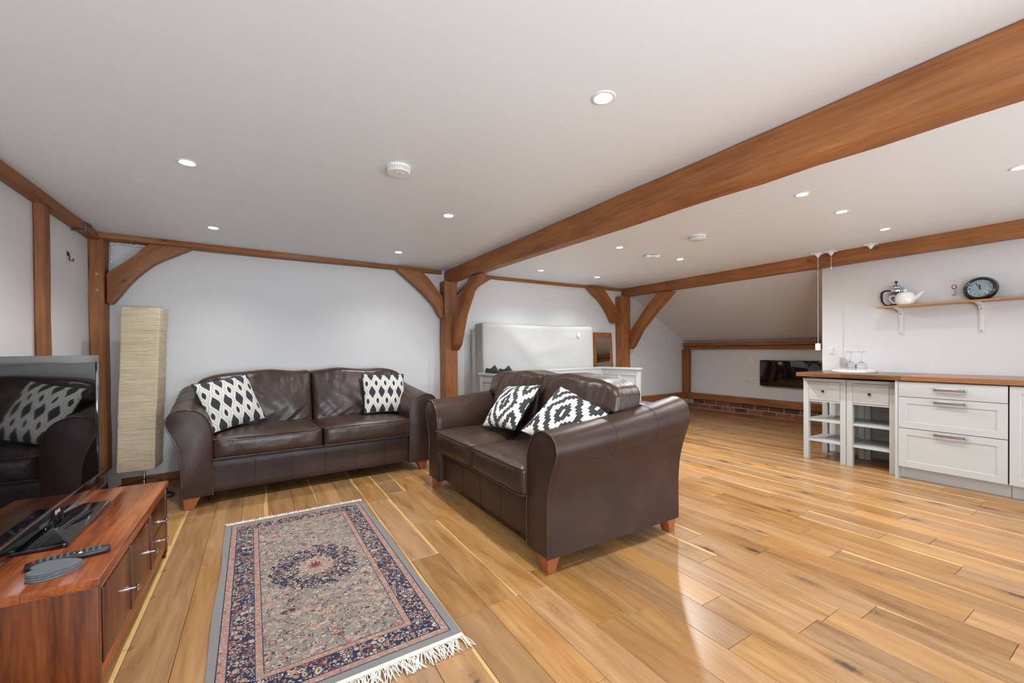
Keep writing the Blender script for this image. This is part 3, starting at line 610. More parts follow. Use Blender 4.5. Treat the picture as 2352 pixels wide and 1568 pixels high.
# ------------------------------------------------------------------ sofas
def build_sofa(name, label, loc, rotz, Wd, D, seams):
    t = thing(name, label, 'sofa', loc, (0, 0, rotz))
    aw = 0.185
    prof = [(aw, 0.085), (aw, 0.30), (aw, 0.50), (aw-0.006, 0.57), (aw-0.027, 0.635), (aw-0.066, 0.686), (aw-0.12, 0.713), (0.02, 0.718), (-0.032, 0.707), (-0.066, 0.680), (-0.081, 0.640),
            (-0.075, 0.597), (-0.052, 0.545), (-0.026, 0.480), (-0.008, 0.410), (0.0, 0.33), (0.0, 0.20), (0.0, 0.085)]
    pr = curve2(prof[1:16], 3); pr = [prof[0]]+pr+prof[16:]
    def rise(z, y):
        k = max(0.0, min(1.0, y/D)); k = k*k*0.45+k*0.55
        return z if z < 0.33 else 0.33+(z-0.33)*(1+0.29*k)
    def sec(y, mir, inset=0.0):
        c = (0.06, 0.42)
        out = []
        for x, z in pr:
            zz = rise(z, y)
            if inset: x += (c[0]-x)*inset; zz += (c[1]-zz)*inset
            out.append(((Wd-x) if mir else x, y, zz))
        return out
    for mir in (0, 1):
        m = MB(); ys = [0.0]+[D*i/22 for i in range(1, 23)]; n = len(pr); vs = []
        rows = [sec(0.004, mir, 0.035), sec(0.0, mir, 0.06)]
        vs = sec(0.0, mir, 0.05)+sec(0.006, mir, 0.0)
        for y in ys[1:]: vs += sec(y, mir)
        k = 2+len(ys)-1
        fs = [(i*n+j, (i+1)*n+j, (i+1)*n+(j+1) % n, i*n+(j+1) % n) for i in range(k-1) for j in range(n)]
        fs += [tuple(range(n)), tuple(range((k-1)*n, k*n))]
        m.add(vs, fs); a = m.build('armrest', 'leather', t, smooth=50)
        MB().tube([(p[0], p[1]-0.001, p[2]) for p in sec(0.003, mir, 0.008)], 0.0050, 6).build('piping', 'piping', a, smooth=60)
        # seam under the roll of the arm
        pts = []
        for i in range(1, 23):
            y = D*i/22-0.01; pts.append((((Wd+0.053) if mir else -0.053), y, rise(0.545, y)))
        MB().tube(pts, 0.0022, 5).build('seam', 'seam', a)
        for yy_ in (0.40, 0.72):
            q = [((Wd-x) if mir else x, yy_, rise(z, yy_)) for x, z in pr[6:34]]
            q = [(a_[0]+(0.0005 if mir else -0.0005), a_[1], a_[2]) for a_ in q]
            MB().tube(q, 0.0016, 5).build('seam', 'seam', a)
    # base with its front rail
    rb = rbox(Wd-2*aw+0.01, D-0.06, 0.235, 0.018, 8).build('base', 'leather', t, (Wd/2, D/2+0.02, 0.085+0.118), smooth=50)
    for s in seams:
        MB().tube([(s-Wd/2, -(D-0.06)/2-0.0005, -0.105), (s-Wd/2, -(D-0.06)/2-0.0005, 0.10)], 0.0016, 5).build('seam', 'seam', rb)
    # back frame
    rbox(Wd-0.02, 0.17, 0.70, 0.05, 8).build('back', 'leather', t, (Wd/2, D-0.095, 0.085+0.35), smooth=50)
    MB().box(aw, Wd-aw, 0.05, D-0.2, 0.318, 0.345).build('gap_shade_deck', 'seam', t)  # seat deck coloured dark to paint the shade in the gap under the cushions
    # seat cushions
    sw = (Wd-2*aw)/2
    for i in (0, 1):
        rn = random.Random(i+int(Wd*10))
        def de(p, a, b, c, i=i):
            x, y, z = p
            e = (1-a**4)*(1-b**4)
            if c > 0.4: z += 0.030*e*(c-0.4)/0.6
            z += 0.010*mnoise.noise(Vector((x*6+i*9, y*6, 1.0)))*e
            y += -0.018*(1-abs(c)**3)*(1-a**6)*(1 if b < 0 else 0.2)*(abs(b) > 0.9)
            if b < -0.9: y += 0.004*mnoise.noise(Vector((x*22, z*14, i*3.0)))
            return (x, y, z)
        w_, d_, h_ = sw-0.008, 0.63, 0.15
        c_ = rbox(w_, d_, h_, 0.022, 22, de).build('seat_cushion', 'leather2', t, (aw+sw*(i+0.5), 0.295, 0.345+h_/2), smooth=60)
        for zz in (h_/2-0.006, -h_/2+0.006):
            q = []
            for k in range(25):
                u = -1+2*k/24; q.append((u*(w_/2-0.006), -d_/2-0.001-0.004*(1-u**6), zz+(0.002 if zz > 0 else 0)))
            q = [(-w_/2+0.002, d_/2-0.05, zz+0.004), (-w_/2+0.002, 0, zz+0.006), (-w_/2+0.001, -d_/2+0.03, zz)]+q+[(w_/2-0.001, -d_/2+0.03, zz), (w_/2-0.002, 0, zz+0.006), (w_/2-0.002, d_/2-0.05, zz+0.004)]
            MB().tube(q, 0.0042, 6).build('piping', 'piping', c_, smooth=60)
    # back cushions, T-shaped: the upper part spreads over the arm
    for i in (0, 1):
        w_, d_, h_ = sw-0.006, 0.215, 0.50
        sg = -1 if i == 0 else 1
        def de(p, a, b, c, i=i, sg=sg):
            x, y, z = p
            ov = 0.125*smooth01((z-0.052)/0.065)                       # overhang over the arm
            if a*sg > 0: x += sg*ov*(a*sg)
            # rounded outer top corner
            if c > 0 and a*sg > 0.45: z -= 0.085*((a*sg-0.45)/0.55)**2.2*smooth01(c*1.3)
            e = (1-abs(a)**3.5)*(1-abs(c)**3)
            if b < 0: y -= 0.050*e
            tp_ = smooth01((z+0.02)/0.20)*(1-smooth01((z-0.20)/0.05))
            wr = mnoise.noise(Vector((x*24+i*7+Wd*3, z*3.5, 3.3)))*0.019*tp_
            wr += abs(mnoise.noise(Vector((x*13+i*3+Wd*2, z*2.2, 8.3))))*0.022*tp_
            wr += mnoise.noise(Vector(((x+z*0.8)*12+Wd, (z-x*0.5)*3.5+i*5, 0.7)))*0.017*(1-abs(c))
            wr += mnoise.noise(Vector(((x-z*1.1)*17+Wd*5, z*4+i*2, 4.7)))*0.012*smooth01((-z)/0.15)
            if b < 0: y += wr*(1-abs(a)**6)*(1-abs(c)**6)
            z += 0.010*math.sin(a*5+i*2+Wd*4)*max(0, c)**3
            y += 0.21*(z+h_/2)                                    # leans back
            return (x, y, z)
        cu = rbox(w_, d_, h_, 0.032, 46, de).build('back_cushion', 'leather2', t, (aw+sw*(i+0.5), 0.565, 0.455+h_/2), smooth=60)
        q = []
        for k in range(81):
            u = 2*math.pi*k/80; ca, sa = math.cos(u), math.sin(u)
            a = math.copysign(abs(ca)**0.28, ca); c = math.copysign(abs(sa)**0.28, sa)
            p = Vector((a*(w_/2-0.010), -d_/2+0.020, c*(h_/2-0.012))); r_ = de(p, a, -0.4, c); q.append((r_[0], r_[1]-0.004, r_[2]))
        MB().tube(q[:-1], 0.0042, 6, closed=True).build('piping', 'piping', cu, smooth=60)
    # feet
    for (fx, fy, ix, iy) in ((0.012, 0.012, 1, 1), (Wd-0.012, 0.012, -1, 1), (0.012, D-0.012, 1, -1), (Wd-0.012, D-0.012, -1, -1)):
        m = MB(); top, bot = 0.105, 0.066
        lv = [(0.0, 0.0), (0.03, 0.012), (0.06, 0.026), (0.09, 0.033)]
        vs = []
        for z in (0.0, 0.02, 0.045, 0.07, 0.088):
            k = (z/0.088); s = bot+(top-bot)*k**1.6; o_ = 0.006*(1-k)
            vs += [(o_, o_, z), (s, o_, z), (s, s*0.8, z), (o_, s*0.8, z)]
        fs = [(0, 3, 2, 1), (16, 17, 18, 19)]+[(i*4+j, i*4+(j+1) % 4, (i+1)*4+(j+1) % 4, (i+1)*4+j) for i in range(4) for j in range(4)]
        m.add([(fx+v[0]*ix, fy+v[1]*iy, v[2]) for v in vs], fs)
        m.build('foot', 'foot', t, bev=0.003, smooth=35)
    return t
sofa1 = build_sofa('leather_sofa', 'long dark brown leather sofa against the back wall beside the paper lamp', (-0.4824, 3.699, 0), R(3), 1.855, 0.96, [0.45, 0.70, 0.95, 1.20, 1.45])
sofa2 = build_sofa('leather_sofa', 'shorter dark brown leather sofa in the middle of the floor seen from its side', (1.20, 3.305, 0), R(-90), 1.651, 1.0, [0.55, 0.83, 1.10])

# throw cushions
def throw(name, label, mat, w, h, th, M4, seed=0, group=None):
    n = 26; m = MB(); vs = []; fs = []
    for side in (1, -1):
        for j in range(n+1):
            for i in range(n+1):
                a = -1+2*i/n; b = -1+2*j/n
                x = a*w/2*(1-0.055*(1-b*b)); y = b*h/2*(1-0.055*(1-a*a))
                e = max(0.0, (1-abs(a)**2.3)*(1-abs(b)**2.3))**0.62
                z = side*th/2*e
                z += (0.010*mnoise.noise(Vector((a*2.2+seed, b*2.2, side)))+0.006*mnoise.noise(Vector((a*5+seed, b*5, side*2))))*(0.3+e)
                vs.append((x, y, z))
    N = (n+1)**2
    for s in (0, 1):
        for j in range(n):
            for i in range(n):
                q = s*N+j*(n+1)+i; f = (q, q+1, q+n+2, q+n+1); fs.append(f if not s else f[::-1])
    rim = [i for i in range(n)]+[j*(n+1)+n for j in range(n)]+[n*(n+1)+i for i in range(n, 0, -1)]+[j*(n+1) for j in range(n, 0, -1)]
    for a_, b_ in zip(rim, rim[1:]+rim[:1]): fs.append((a_, b_, b_+N, a_+N))
    m.add(vs, fs); me = m.mesh(name, mat, smooth=70)
    t = thing(name, label, 'cushion', group=group); t.matrix_world = M4
    put('cover', me, t)
    q = []
    for k in range(80):
        u = k/80*4; sd = int(u); f = -1+2*(u-sd)
        a, b = ((f, -1), (1, f), (-f, 1), (-1, -f))[sd]
        q.append((a*w/2*(1-0.055*(1-b*b)), b*h/2*(1-0.055*(1-a*a)), 0))
    MB().tube(q, 0.0035, 5, closed=True).build('edging', 'black', t, smooth=60)
    return t
def frame_from(c, ux, uy):
    x = Vector(ux).normalized(); y = Vector(uy); y = (y-x*y.dot(x)).normalized(); z = x.cross(y)
    return Matrix(((x.x, y.x, z.x, c[0]), (x.y, y.y, z.y, c[1]), (x.z, y.z, z.z, c[2]), (0, 0, 0, 1)))
def s1p(s, d, z):
    a = R(3); return Vector((-0.4824+s*math.cos(a)-d*math.sin(a), 3.699+s*math.sin(a)+d*math.cos(a), z))
g1 = 'patterned cushions on the sofas'
throw('throw_cushion', 'tilted black and white ogee cushion at the lamp end of the long sofa', 'ogee', 0.42, 0.42, 0.11,
      frame_from(s1p(0.30, 0.325, 0.722), s1p(0.32, 0.17, 0.05)-s1p(0, 0, 0), s1p(-0.17, 0.13, 0.37)-s1p(0, 0, 0)), 1, g1)
throw('throw_cushion', 'upright black and white ogee cushion at the far end of the long sofa', 'ogee', 0.42, 0.40, 0.10,
      frame_from(s1p(1.555, 0.37, 0.712), s1p(0.42, 0.0, -0.02)-s1p(0, 0, 0), s1p(0.05, 0.16, 0.36)-s1p(0, 0, 0)), 2, g1)
throw('throw_cushion', 'square stepped diamond cushion leaning in the middle of the shorter sofa', 'diamond', 0.49, 0.385, 0.12,
      frame_from((1.575, 2.62, 0.712), (0.0, -0.54, 0.05), (0.23, 0.10, 0.27)), 3, g1)
throw('throw_cushion', 'stepped diamond cushion slumped against the near arm of the shorter sofa', 'diamond', 0.47, 0.41, 0.12,
      frame_from((1.60, 2.00, 0.700), (0.05, -0.45, -0.09), (0.25, 0.06, 0.25)), 4, g1)

# ------------------------------------------------------------------ rug
rug = thing('rug', 'fringed Persian style rug with navy borders on the plank floor', 'rug', (0.240, 2.368, 0.0), (0, 0, R(0.8)))
m = MB(); nx, ny = 16, 32; vs = []
for j in range(ny+1):
    for i in range(nx+1):
        x = -0.42+0.84*i/nx; y = -0.865+1.73*j/ny
        wob = 0.004*mnoise.noise(Vector((x*3, y*3, 5)))
        x += 0.004*math.sin(y*7)*(abs(x)/0.42); vs.append((x, y, 0.009+wob*0.3))
fs = [(j*(nx+1)+i, j*(nx+1)+i+1, (j+1)*(nx+1)+i+1, (j+1)*(nx+1)+i) for j in range(ny) for i in range(nx)]
rimv = [i for i in range(nx)]+[j*(nx+1)+nx for j in range(ny)]+[ny*(nx+1)+i for i in range(nx, 0, -1)]+[j*(nx+1) for j in range(ny, 0, -1)]
N = len(vs); vs += [(vs[i][0]*1.003, vs[i][1]*1.002, 0.001) for i in rimv]
fs += [(rimv[k], N+k, N+(k+1) % len(rimv), rimv[(k+1) % len(rimv)]) for k in range(len(rimv))]
m.add(vs, fs).build('pile', 'rug', rug, smooth=60)
for sgn in (-1, 1):
    m = MB(); rn = random.Random(8+sgn)
    MB().box(-0.42, 0.42, sgn*0.864-0.001, sgn*0.864+sgn*0.012 if sgn > 0 else sgn*0.864-0.012, 0.001, 0.007).build('end_band', 'fringe', rug, smooth=0) if sgn > 0 else MB().box(-0.42, 0.42, -0.885, -0.862, 0.001, 0.007).build('end_band', 'fringe', rug, smooth=0)
    for i in range(330 if sgn < 0 else 240):
        x = -0.415+0.83*i/(329 if sgn < 0 else 239)+rn.uniform(-.002, .002)
        L = (0.075 if sgn < 0 else 0.030)*rn.uniform(0.55, 1.25); clump = mnoise.noise(Vector((x*28, sgn*3.0, 0)))
        dx = L*(clump*1.0+rn.uniform(-0.35, 0.35)); y0 = sgn*(0.884 if sgn < 0 else 0.874)
        pts = [(x, y0, 0.006), (x+dx*0.35, y0+sgn*L*0.35, 0.009+rn.random()*0.007), (x+dx*0.8, y0+sgn*L*0.72, 0.005+rn.random()*0.006), (x+dx*1.15, y0+sgn*L*0.92, 0.003)]
        m.tube(pts, [0.0016, 0.0018, 0.0016, 0.0008], 4, cap=False)
    fr = m.build('fringe', 'fringe', rug, smooth=60); fr['kind'] = 'stuff'

# ------------------------------------------------------------------ television cabinet
cab = thing('tv_cabinet', 'low glossy sheesham wood television cabinet with chrome knobs', 'cabinet', (-0.70, 2.39, 0))
X0, X1, Y0, Y1, HT = -0.26, 0.26, -0.585, 0.585, 0.41
# top made of three glued boards
bw = (X1-X0)/3
for i in range(3):
    bx('top_board', 'sheeshY', X0+bw*i, X0+bw*(i+1), Y0, Y1, HT-0.030, HT, cab, bev=0.0035)
for ye, nm in ((Y0+0.008, 'side_panel'), (Y1-0.038, 'side_panel')):
    MB().box(X0+0.012, X1-0.006, -0.015, 0.015, 0.02, HT-0.031).build(nm, 'sheeshZ', cab, (0, ye+0.015, 0), bev=0.003)
bx('back_panel', 'sheeshZ', X0+0.01, X0+0.025, Y0+0.05, Y1-0.05, 0.05, HT-0.031, cab)
bx('bottom_board', 'sheeshY', X0+0.03, X1-0.03, Y0+0.045, Y1-0.045, 0.06, 0.082, cab)
bx('top_rail', 'sheeshY', X1-0.03, X1-0.008, Y0+0.045, Y1-0.045, HT-0.055, HT-0.031, cab)
bx('bottom_rail', 'sheeshY', X1-0.03, X1-0.008, Y0+0.045, Y1-0.045, 0.05, 0.10, cab, bev=0.003)
divs = [Y0+0.045, -0.175, 0.175, Y1-0.045]
for y in divs[1:3]: bx('divider', 'sheeshZ', X1-0.035, X1-0.003, y-0.014, y+0.014, 0.10, HT-0.055, cab, bev=0.002)
def knob(parent, p):
    MB().lathe([(0.010, 0.0), (0.010, 0.003), (0.0045, 0.006), (0.0045, 0.022), (0.012, 0.027), (0.014, 0.031), (0.010, 0.036), (0.0, 0.038)], 16, (0, 0, 0), 'x').build('knob', 'chrome', parent, p, smooth=50)
for i in range(3):
    a, b = divs[i]+0.017, divs[i+1]-0.017
    if i < 2: parts = [(0.104, HT-0.059)]
    else: parts = [(0.104, 0.222), (0.228, HT-0.059)]
    for z0, z1 in parts:
        d = bx('door' if i < 2 else 'drawer', 'sheeshZ', X1-0.028, X1-0.006, a, b, z0, z1, cab, bev=0.003)
        kz = (0.0 if i == 2 else (0.205-(z0+z1)/2)); ky = (b-a)/2-0.045 if i < 2 else 0.0
        if i == 2 and z0 < 0.2: knob(d, (0.011, 0.0, 0.0))
        elif i == 2: knob(d, (0.011, 0.0, -0.03))
        else: knob(d, (0.011, ky, kz))
for xx in (X0+0.03, X1-0.045):
    for yy_ in (Y0+0.02, Y1-0.05): bx('leg', 'sheeshZ', xx, xx+0.035, yy_, yy_+0.035, 0.0, 0.055, cab)

# television
tv = thing('television', 'flat black television with silver top bezel on a glossy stand', 'television', (-0.735, 2.475, 0.41))
TW, TH, zb = 0.545, 0.674, 0.028
bx('casing', 'black', -0.045, 0.0, -TW, TW, zb, zb+TH, tv, bev=0.006)
bx('top_bezel', 'bezel', 0.0, 0.007, -TW, TW, zb+TH-0.036, zb+TH, tv, bev=0.002)
for s in (-1, 1): bx('side_bezel', 'gloss', 0.0, 0.007, s*TW-(0.026 if s > 0 else 0), s*TW+(0.026 if s < 0 else 0), zb, zb+TH-0.036, tv, bev=0.002)
bb = bx('bottom_bezel', 'gloss', 0.0, 0.006, -TW+0.026, TW-0.026, zb, zb+0.052, tv, bev=0.002)
bx('trim_strip', 'chrome', 0.0045, 0.0085, -TW+0.02, TW-0.02, zb+0.044, zb+0.050, tv, bev=0.001)
sc_ = bx('screen', 'screen', 0.0, 0.003, -TW+0.026, TW-0.026, zb+0.052, zb+TH-0.036, tv)
lg = put('logo', text_mesh('LG', 0.020, 0.0005, 'whitep'), bb, (0.0036, 0.014, -0.004), (R(90), 0, R(90)))
MB().lathe([(0.010, 0), (0.010, 0.0012), (0.0, 0.0012)], 20, (0.003, -0.014, -0.004), 'x').build('emblem', 'emblem', bb)
MB().box(-0.03, 0.0, -0.09, 0.09, 0.014, 0.09).build('neck', 'gloss', tv, bev=0.004)
m = MB(); pts = []
for cx_, cy_, a0 in ((0.115, 0.255, 0), (-0.115, 0.255, 90), (-0.115, -0.255, 180), (0.115, -0.255, 270)):
    for k in range(7): a = R(a0+90*k/6); pts.append((cx_+0.012*math.cos(a), cy_+0.012*math.sin(a)))
m.prism(pts, 0.001, 0.015, 'z'); m.build('base', 'gloss', tv, (0.0, -0.06, 0), bev=0.003)

# remote control
rc = thing('remote_control', 'black remote control lying on the cabinet by the coasters', 'remote', (-0.565, 2.012, 0.4105), (0, 0, R(13)))
rbox(0.205, 0.046, 0.020, 0.009, 8).build('body', 'black', rc, (0, 0, 0.0105), smooth=60)
rn = random.Random(3)
for i in range(11):
    for j in range(3):
        if i == 6 and j != 1: continue
        px_ = -0.082+i*0.0155; c_ = 'red' if (i == 0 and j == 1) else ('emitdim' if (i == 7 and j == 0) else 'grey')
        if i == 0 and j != 1: continue
        rbox(0.009, 0.008, 0.004, 0.0018, 3).build('button', {'grey': 'strap', 'red': 'red', 'emitdim': 'whitep'}[c_], rc, (px_, (j-1)*0.0125, 0.0208), smooth=60)
# slate coasters
outl = curve2([(-0.048, 0.0), (-0.060, 0.020), (-0.045, 0.045), (-0.008, 0.052), (0.035, 0.034), (0.064, 0.0), (0.035, -0.034), (-0.008, -0.052), (-0.045, -0.045), (-0.060, -0.020), (-0.048, 0.0)], 5)[:-1]
for i, (dx, dy, a, w_) in enumerate(((0.004, -0.004, 14, 'bottom coaster of the slate heart stack on the cabinet'), (0, 0, 8, 'second lowest slate heart coaster in the stack on the cabinet'), (0.002, 0.003, 5, 'third slate heart coaster up in the stack on the cabinet'), (0.001, 0.004, 3, 'topmost slate heart coaster of the stack beside the remote'))):
    m = MB(); m.prism([(x+0.0012*math.sin(k*2.3+i), y+0.0012*math.cos(k*3.1+i)) for k, (x, y) in enumerate(outl)], 0, 0.0052, 'z')
    tag(m.build('slate_coaster', 'slate', None, (-0.577+dx, 1.925+dy, 0.4104+i*0.0056), (0, 0, R(a)), bev=0.0012, seg=1), w_, 'coaster', 'slate coasters')

# ------------------------------------------------------------------ paper floor lamp
lamp = thing('floor_lamp', 'tall square crinkled paper floor lamp in the left corner', 'floor lamp', (-0.795, 4.36, 0), (0, 0, R(-4)))
def ld(p, a, b, c):
    x, y, z = p; k = 0.004*mnoise.noise(Vector((x*8, y*8, z*25)))
    w = 0.004*math.sin(z*9+a)
    return (x*(1+0.02*c)+k*(abs(a) > 0.9)+0.022*c+w*0.4, y+k*(abs(b) > 0.9), z)
rbox(0.232, 0.232, 1.265, 0.006, 26, ld).build('lamp_shade', 'paper', lamp, (0, 0, 0.842), smooth=60)
MB().lathe([(0.13, 0), (0.13, 0.010), (0.12, 0.014), (0.012, 0.018), (0.0, 0.02)], 32).build('lamp_base', 'chrome', lamp, smooth=40)
MB().tube([(0, 0, 0.012), (0, 0, 0.25)], 0.009, 12).build('pole', 'chrome', lamp)
MB().tube([(-0.20, 0.08, 0.01), (-0.16, 0.03, 0.075), (-0.08, 0.01, 0.09), (0.0, -0.012, 0.118), (0.06, -0.02, 0.123), (0.11, -0.02, 0.10), (0.14, -0.03, 0.06), (0.17, -0.08, 0.006)], 0.004, 6).build('cord', 'blackr', lamp)
m = MB(); m.tube([(-0.66, 4.30, 0.005), (-0.62, 4.27, 0.010), (-0.59, 4.21, 0.012), (-0.585, 4.16, 0.006), (-0.62, 4.13, 0.005), (-0.70, 4.14, 0.005)], 0.005, 6).tube([(-0.66, 4.275, 0.005), (-0.615, 4.25, 0.006), (-0.60, 4.20, 0.006)], 0.004, 6)
tag(m.build('power_cable', 'blackr'), 'black cable end on the floor between lamp and long sofa', 'cable')

# ------------------------------------------------------------------ bay with daybed, mattress and mirror
mt = thing('mattress', 'white covered mattress standing on its edge against the back wall', 'mattress', (*wp(4.41, 0.235), 0.0), (R(-1.5), 0, WA))
def md(p, a, b, c):
    x, y, z = p
    if b < 0:
        u = x/0.96; v = (z)/0.735
        f = 0.0
        for (x0, z0, x1, z1, w, h) in ((-0.55, 0.62, 0.12, -0.1, 0.05, 0.016), (-0.40, 0.60, 0.30, -0.1, 0.06, 0.013), (0.35, 0.55, 0.62, 0.60, 0.05, 0.01), (-0.2, 0.35, 0.5, 0.45, 0.07, 0.010), (0.75, 0.6, 0.80, 0.0, 0.04, 0.006)):
            L2 = (x1-x0)**2+(z1-z0)**2; t_ = max(0, min(1, ((x-x0)*(x1-x0)+(z-z0)*(z1-z0))/L2)); dd = math.hypot(x-x0-t_*(x1-x0), z-z0-t_*(z1-z0))
            f += h*math.exp(-(dd/w)**2)*(0.35+0.65*math.sin(math.pi*min(1, t_+0.1)))
        f += 0.008*mnoise.noise(Vector((x*3, z*3, 1)))
        y -= f*(1-abs(a)**8)*(1-abs(c)**8)
    if c > 0: z -= 0.020*(1-a*a)*max(0, c)**6
    return (x, y, z)
rbox(1.93, 0.20, 1.47, 0.035, 36, md).build('cover', 'cotton', mt, (0, 0, 0.737), smooth=70)
bx('care_label', 'whitep', 0.615, 0.655, -0.122, -0.119, 1.31, 1.365, mt)
MB().tube([(-0.955, -0.095, 0.05), (-0.957, -0.097, 0.7), (-0.955, -0.095, 1.44)], 0.004, 6).build('piping', 'cotton', mt)
rbox(1.94, 0.06, 1.40, 0.02, 10).build('under_cover', 'cottong', mt, (-0.03, 0.115, 0.70), smooth=60)
# daybed
db = thing('daybed', 'white panelled daybed behind the shorter sofa', 'daybed', (2.13, 4.20, 0), (0, 0, R(9.5)))
L_, DD, ZT = 2.18, 0.66, 0.875
def end_panel(x0):
    p = bx('end_panel', 'white', x0+0.012, x0+0.030, -DD+0.05, -0.05, 0.20, ZT-0.03, db)
    for y in (-DD, -0.055): bx('stile', 'white', x0-0.004, x0+0.046, y, y+0.055, 0.0, ZT-0.028, db, bev=0.003)
    bx('rail', 'white', x0, x0+0.042, -DD+0.055, -0.055, ZT-0.105, ZT-0.028, db, bev=0.003)
    bx('rail', 'white', x0, x0+0.042, -DD+0.055, -0.055, 0.20, 0.28, db, bev=0.003)
    bx('stile', 'white', x0+0.002, x0+0.040, -DD/2-0.02, -DD/2+0.02, 0.28, ZT-0.105, db, bev=0.003)
    bx('cap', 'white', x0-0.022, x0+0.062, -DD-0.015, 0.015, ZT-0.028, ZT, db, bev=0.005)
end_panel(0.0); end_panel(L_)
bx('back_panel', 'white', 0.05, L_, -0.032, -0.014, 0.20, ZT-0.03, db)
bx('rail', 'white', 0.05, L_, -0.045, -0.003, ZT-0.105, ZT-0.028, db, bev=0.003)
bx('cap', 'white', 0.062, L_-0.022, -0.055, 0.012, ZT-0.028, ZT-0.001, db, bev=0.005)
for k in range(1, 4): bx('stile', 'white', L_*k/4-0.02, L_*k/4+0.02, -0.045, -0.005, 0.2, ZT-0.105, db, bev=0.003)
bx('seat_deck', 'white', 0.045, L_, -DD+0.03, -0.05, 0.28, 0.36, db, bev=0.004)
# black shoes on the end cap of the daybed
def shoe(label, loc, rz, s=1.0):
    m = MB(); secs = []
    data = [(-0.105, 0.030, 0.026, 0.060), (-0.095, 0.034, 0.030, 0.058), (-0.05, 0.036, 0.026, 0.050), (0.0, 0.034, 0.024, 0.060), (0.04, 0.034, 0.022, 0.088), (0.06, 0.035, 0.018, 0.102), (0.085, 0.036, 0.024, 0.075), (0.11, 0.034, 0.030, 0.050), (0.135, 0.024, 0.022, 0.028), (0.147, 0.008, 0.008, 0.016)]
    vs = []; n = 12
    for x, wb_, wt, h in data:
        for k in range(n):
            t_ = k/(n-1); a = math.pi*t_; z = h*math.sin(a)**0.6; y = math.cos(a)*(wb_+(wt-wb_)*math.sin(a)); vs.append((x*s, y*s, z*s))
    fs = [(i*n+k, i*n+k+1, (i+1)*n+k+1, (i+1)*n+k) for i in range(len(data)-1) for k in range(n-1)]+[(i*n, (i+1)*n, (i+1)*n+n-1, i*n+n-1) for i in range(len(data)-1)]
    fs += [tuple(range(n)), tuple(range((len(data)-1)*n, len(data)*n))]
    m.add(vs, fs)
    t = thing('shoe', label, 'shoe', loc, (0, 0, rz), 'black shoes on the daybed')
    m.build('upper', 'shoe', t, (0, 0, 0.004), smooth=60); MB().box(-0.100*s, 0.135*s, -0.030*s, 0.030*s, 0.0, 0.006).build('sole', 'blackr', t, bev=0.002)
dbm = lambda x, y: (2.13+x*math.cos(R(9.5))-y*math.sin(R(9.5)), 4.20+x*math.sin(R(9.5))+y*math.cos(R(9.5)), ZT+0.0005)
shoe('black shoe on the white daybed end nearest the middle post', dbm(0.02, -0.19), R(-80.5), 0.85)
shoe('black shoe on the daybed end half hidden by the sofa cushion', dbm(0.02, -0.425), R(-80.5), 0.85)
# leaning mirror
mi = thing('mirror', 'narrow wood framed mirror leaning on the wall beside the mattress', 'mirror', (*wp(5.79, 0.16), 0.0), (R(-3.5), 0, WA))
for x in (-0.205, 0.165): bx('frame_stile', 'mirrorwood', x, x+0.042, -0.015, 0.015, 0.0, 1.40, mi, bev=0.004)
bx('frame_rail', 'mirrorwood', -0.163, 0.165, -0.015, 0.015, 1.325, 1.40, mi, bev=0.004); bx('frame_rail', 'mirrorwood', -0.163, 0.165, -0.015, 0.015, 0.0, 0.07, mi, bev=0.004)
bx('glass', 'mirror', -0.168, 0.17, -0.004, 0.004, 0.06, 1.335, mi)
# eaves wall fittings
h = thing('panel_heater', 'flat black glass panel heater on the low eaves wall', 'heater', (7.0, 3.265, 0.73))
pts = []
for cy_, cz_, a0 in ((0.415, 0.187, 0), (-0.415, 0.187, 90), (-0.415, -0.187, 180), (0.415, -0.187, 270)):
    for k in range(6): a = R(a0+90*k/5); pts.append((cy_*1.0+0.022*math.cos(a), cz_+0.022*math.sin(a)))
MB().prism(pts, -0.012, 0.0, 'x').build('glass_front', 'gloss', h, bev=0.002)
bx('housing', 'black', 0.0, 0.05, -0.38, 0.38, -0.16, 0.16, h); MB().lathe([(0.008, -0.0125), (0.012, -0.0145), (0.008, -0.016), (0, -0.016)], 16, (0, 0.13, 0.165), 'x').build('badge', 'chrome', h); MB().lathe([(0.01, -0.0125), (0.008, -0.016), (0, -0.016)], 14, (0, -0.39, 0.14), 'x').build('thermostat', 'black', h)
sw = thing('wall_switch', 'square switched fuse plate on the eaves wall above the socket', 'switch', (7.05, 3.865, 0.925))
bx('plate', 'whitep', -0.010, 0.0, -0.05, 0.05, -0.047, 0.047, sw, bev=0.003); bx('rocker', 'whitem', -0.014, -0.009, -0.018, 0.018, -0.012, 0.012, sw, bev=0.001)
bx('fuse_holder', 'whitem', -0.0125, -0.009, -0.018, 0.018, 0.018, 0.032, sw, bev=0.001)
so = thing('wall_socket', 'white double power socket low on the eaves wall', 'socket', (7.05, 3.875, 0.605))
bx('plate', 'whitep', -0.010, 0.0, -0.085, 0.085, -0.044, 0.044, so, bev=0.003)
for y in (-0.042, 0.042):
    bx('rocker', 'whitem', -0.014, -0.009, y-0.008+(0.025 if y > 0 else -0.025), y+0.008+(0.025 if y > 0 else -0.025), 0.012, 0.030, so, bev=0.001)
    bx('pin_hole', 'grey', -0.0108, -0.009, y-0.004, y+0.004, 0.008, 0.022, so)
    for q in (-0.014, 0.014): bx('pin_hole', 'grey', -0.0108, -0.009, y+q-0.006, y+q+0.006, -0.020, -0.012, so)

# ------------------------------------------------------------------ kitchen
XF = 4.69
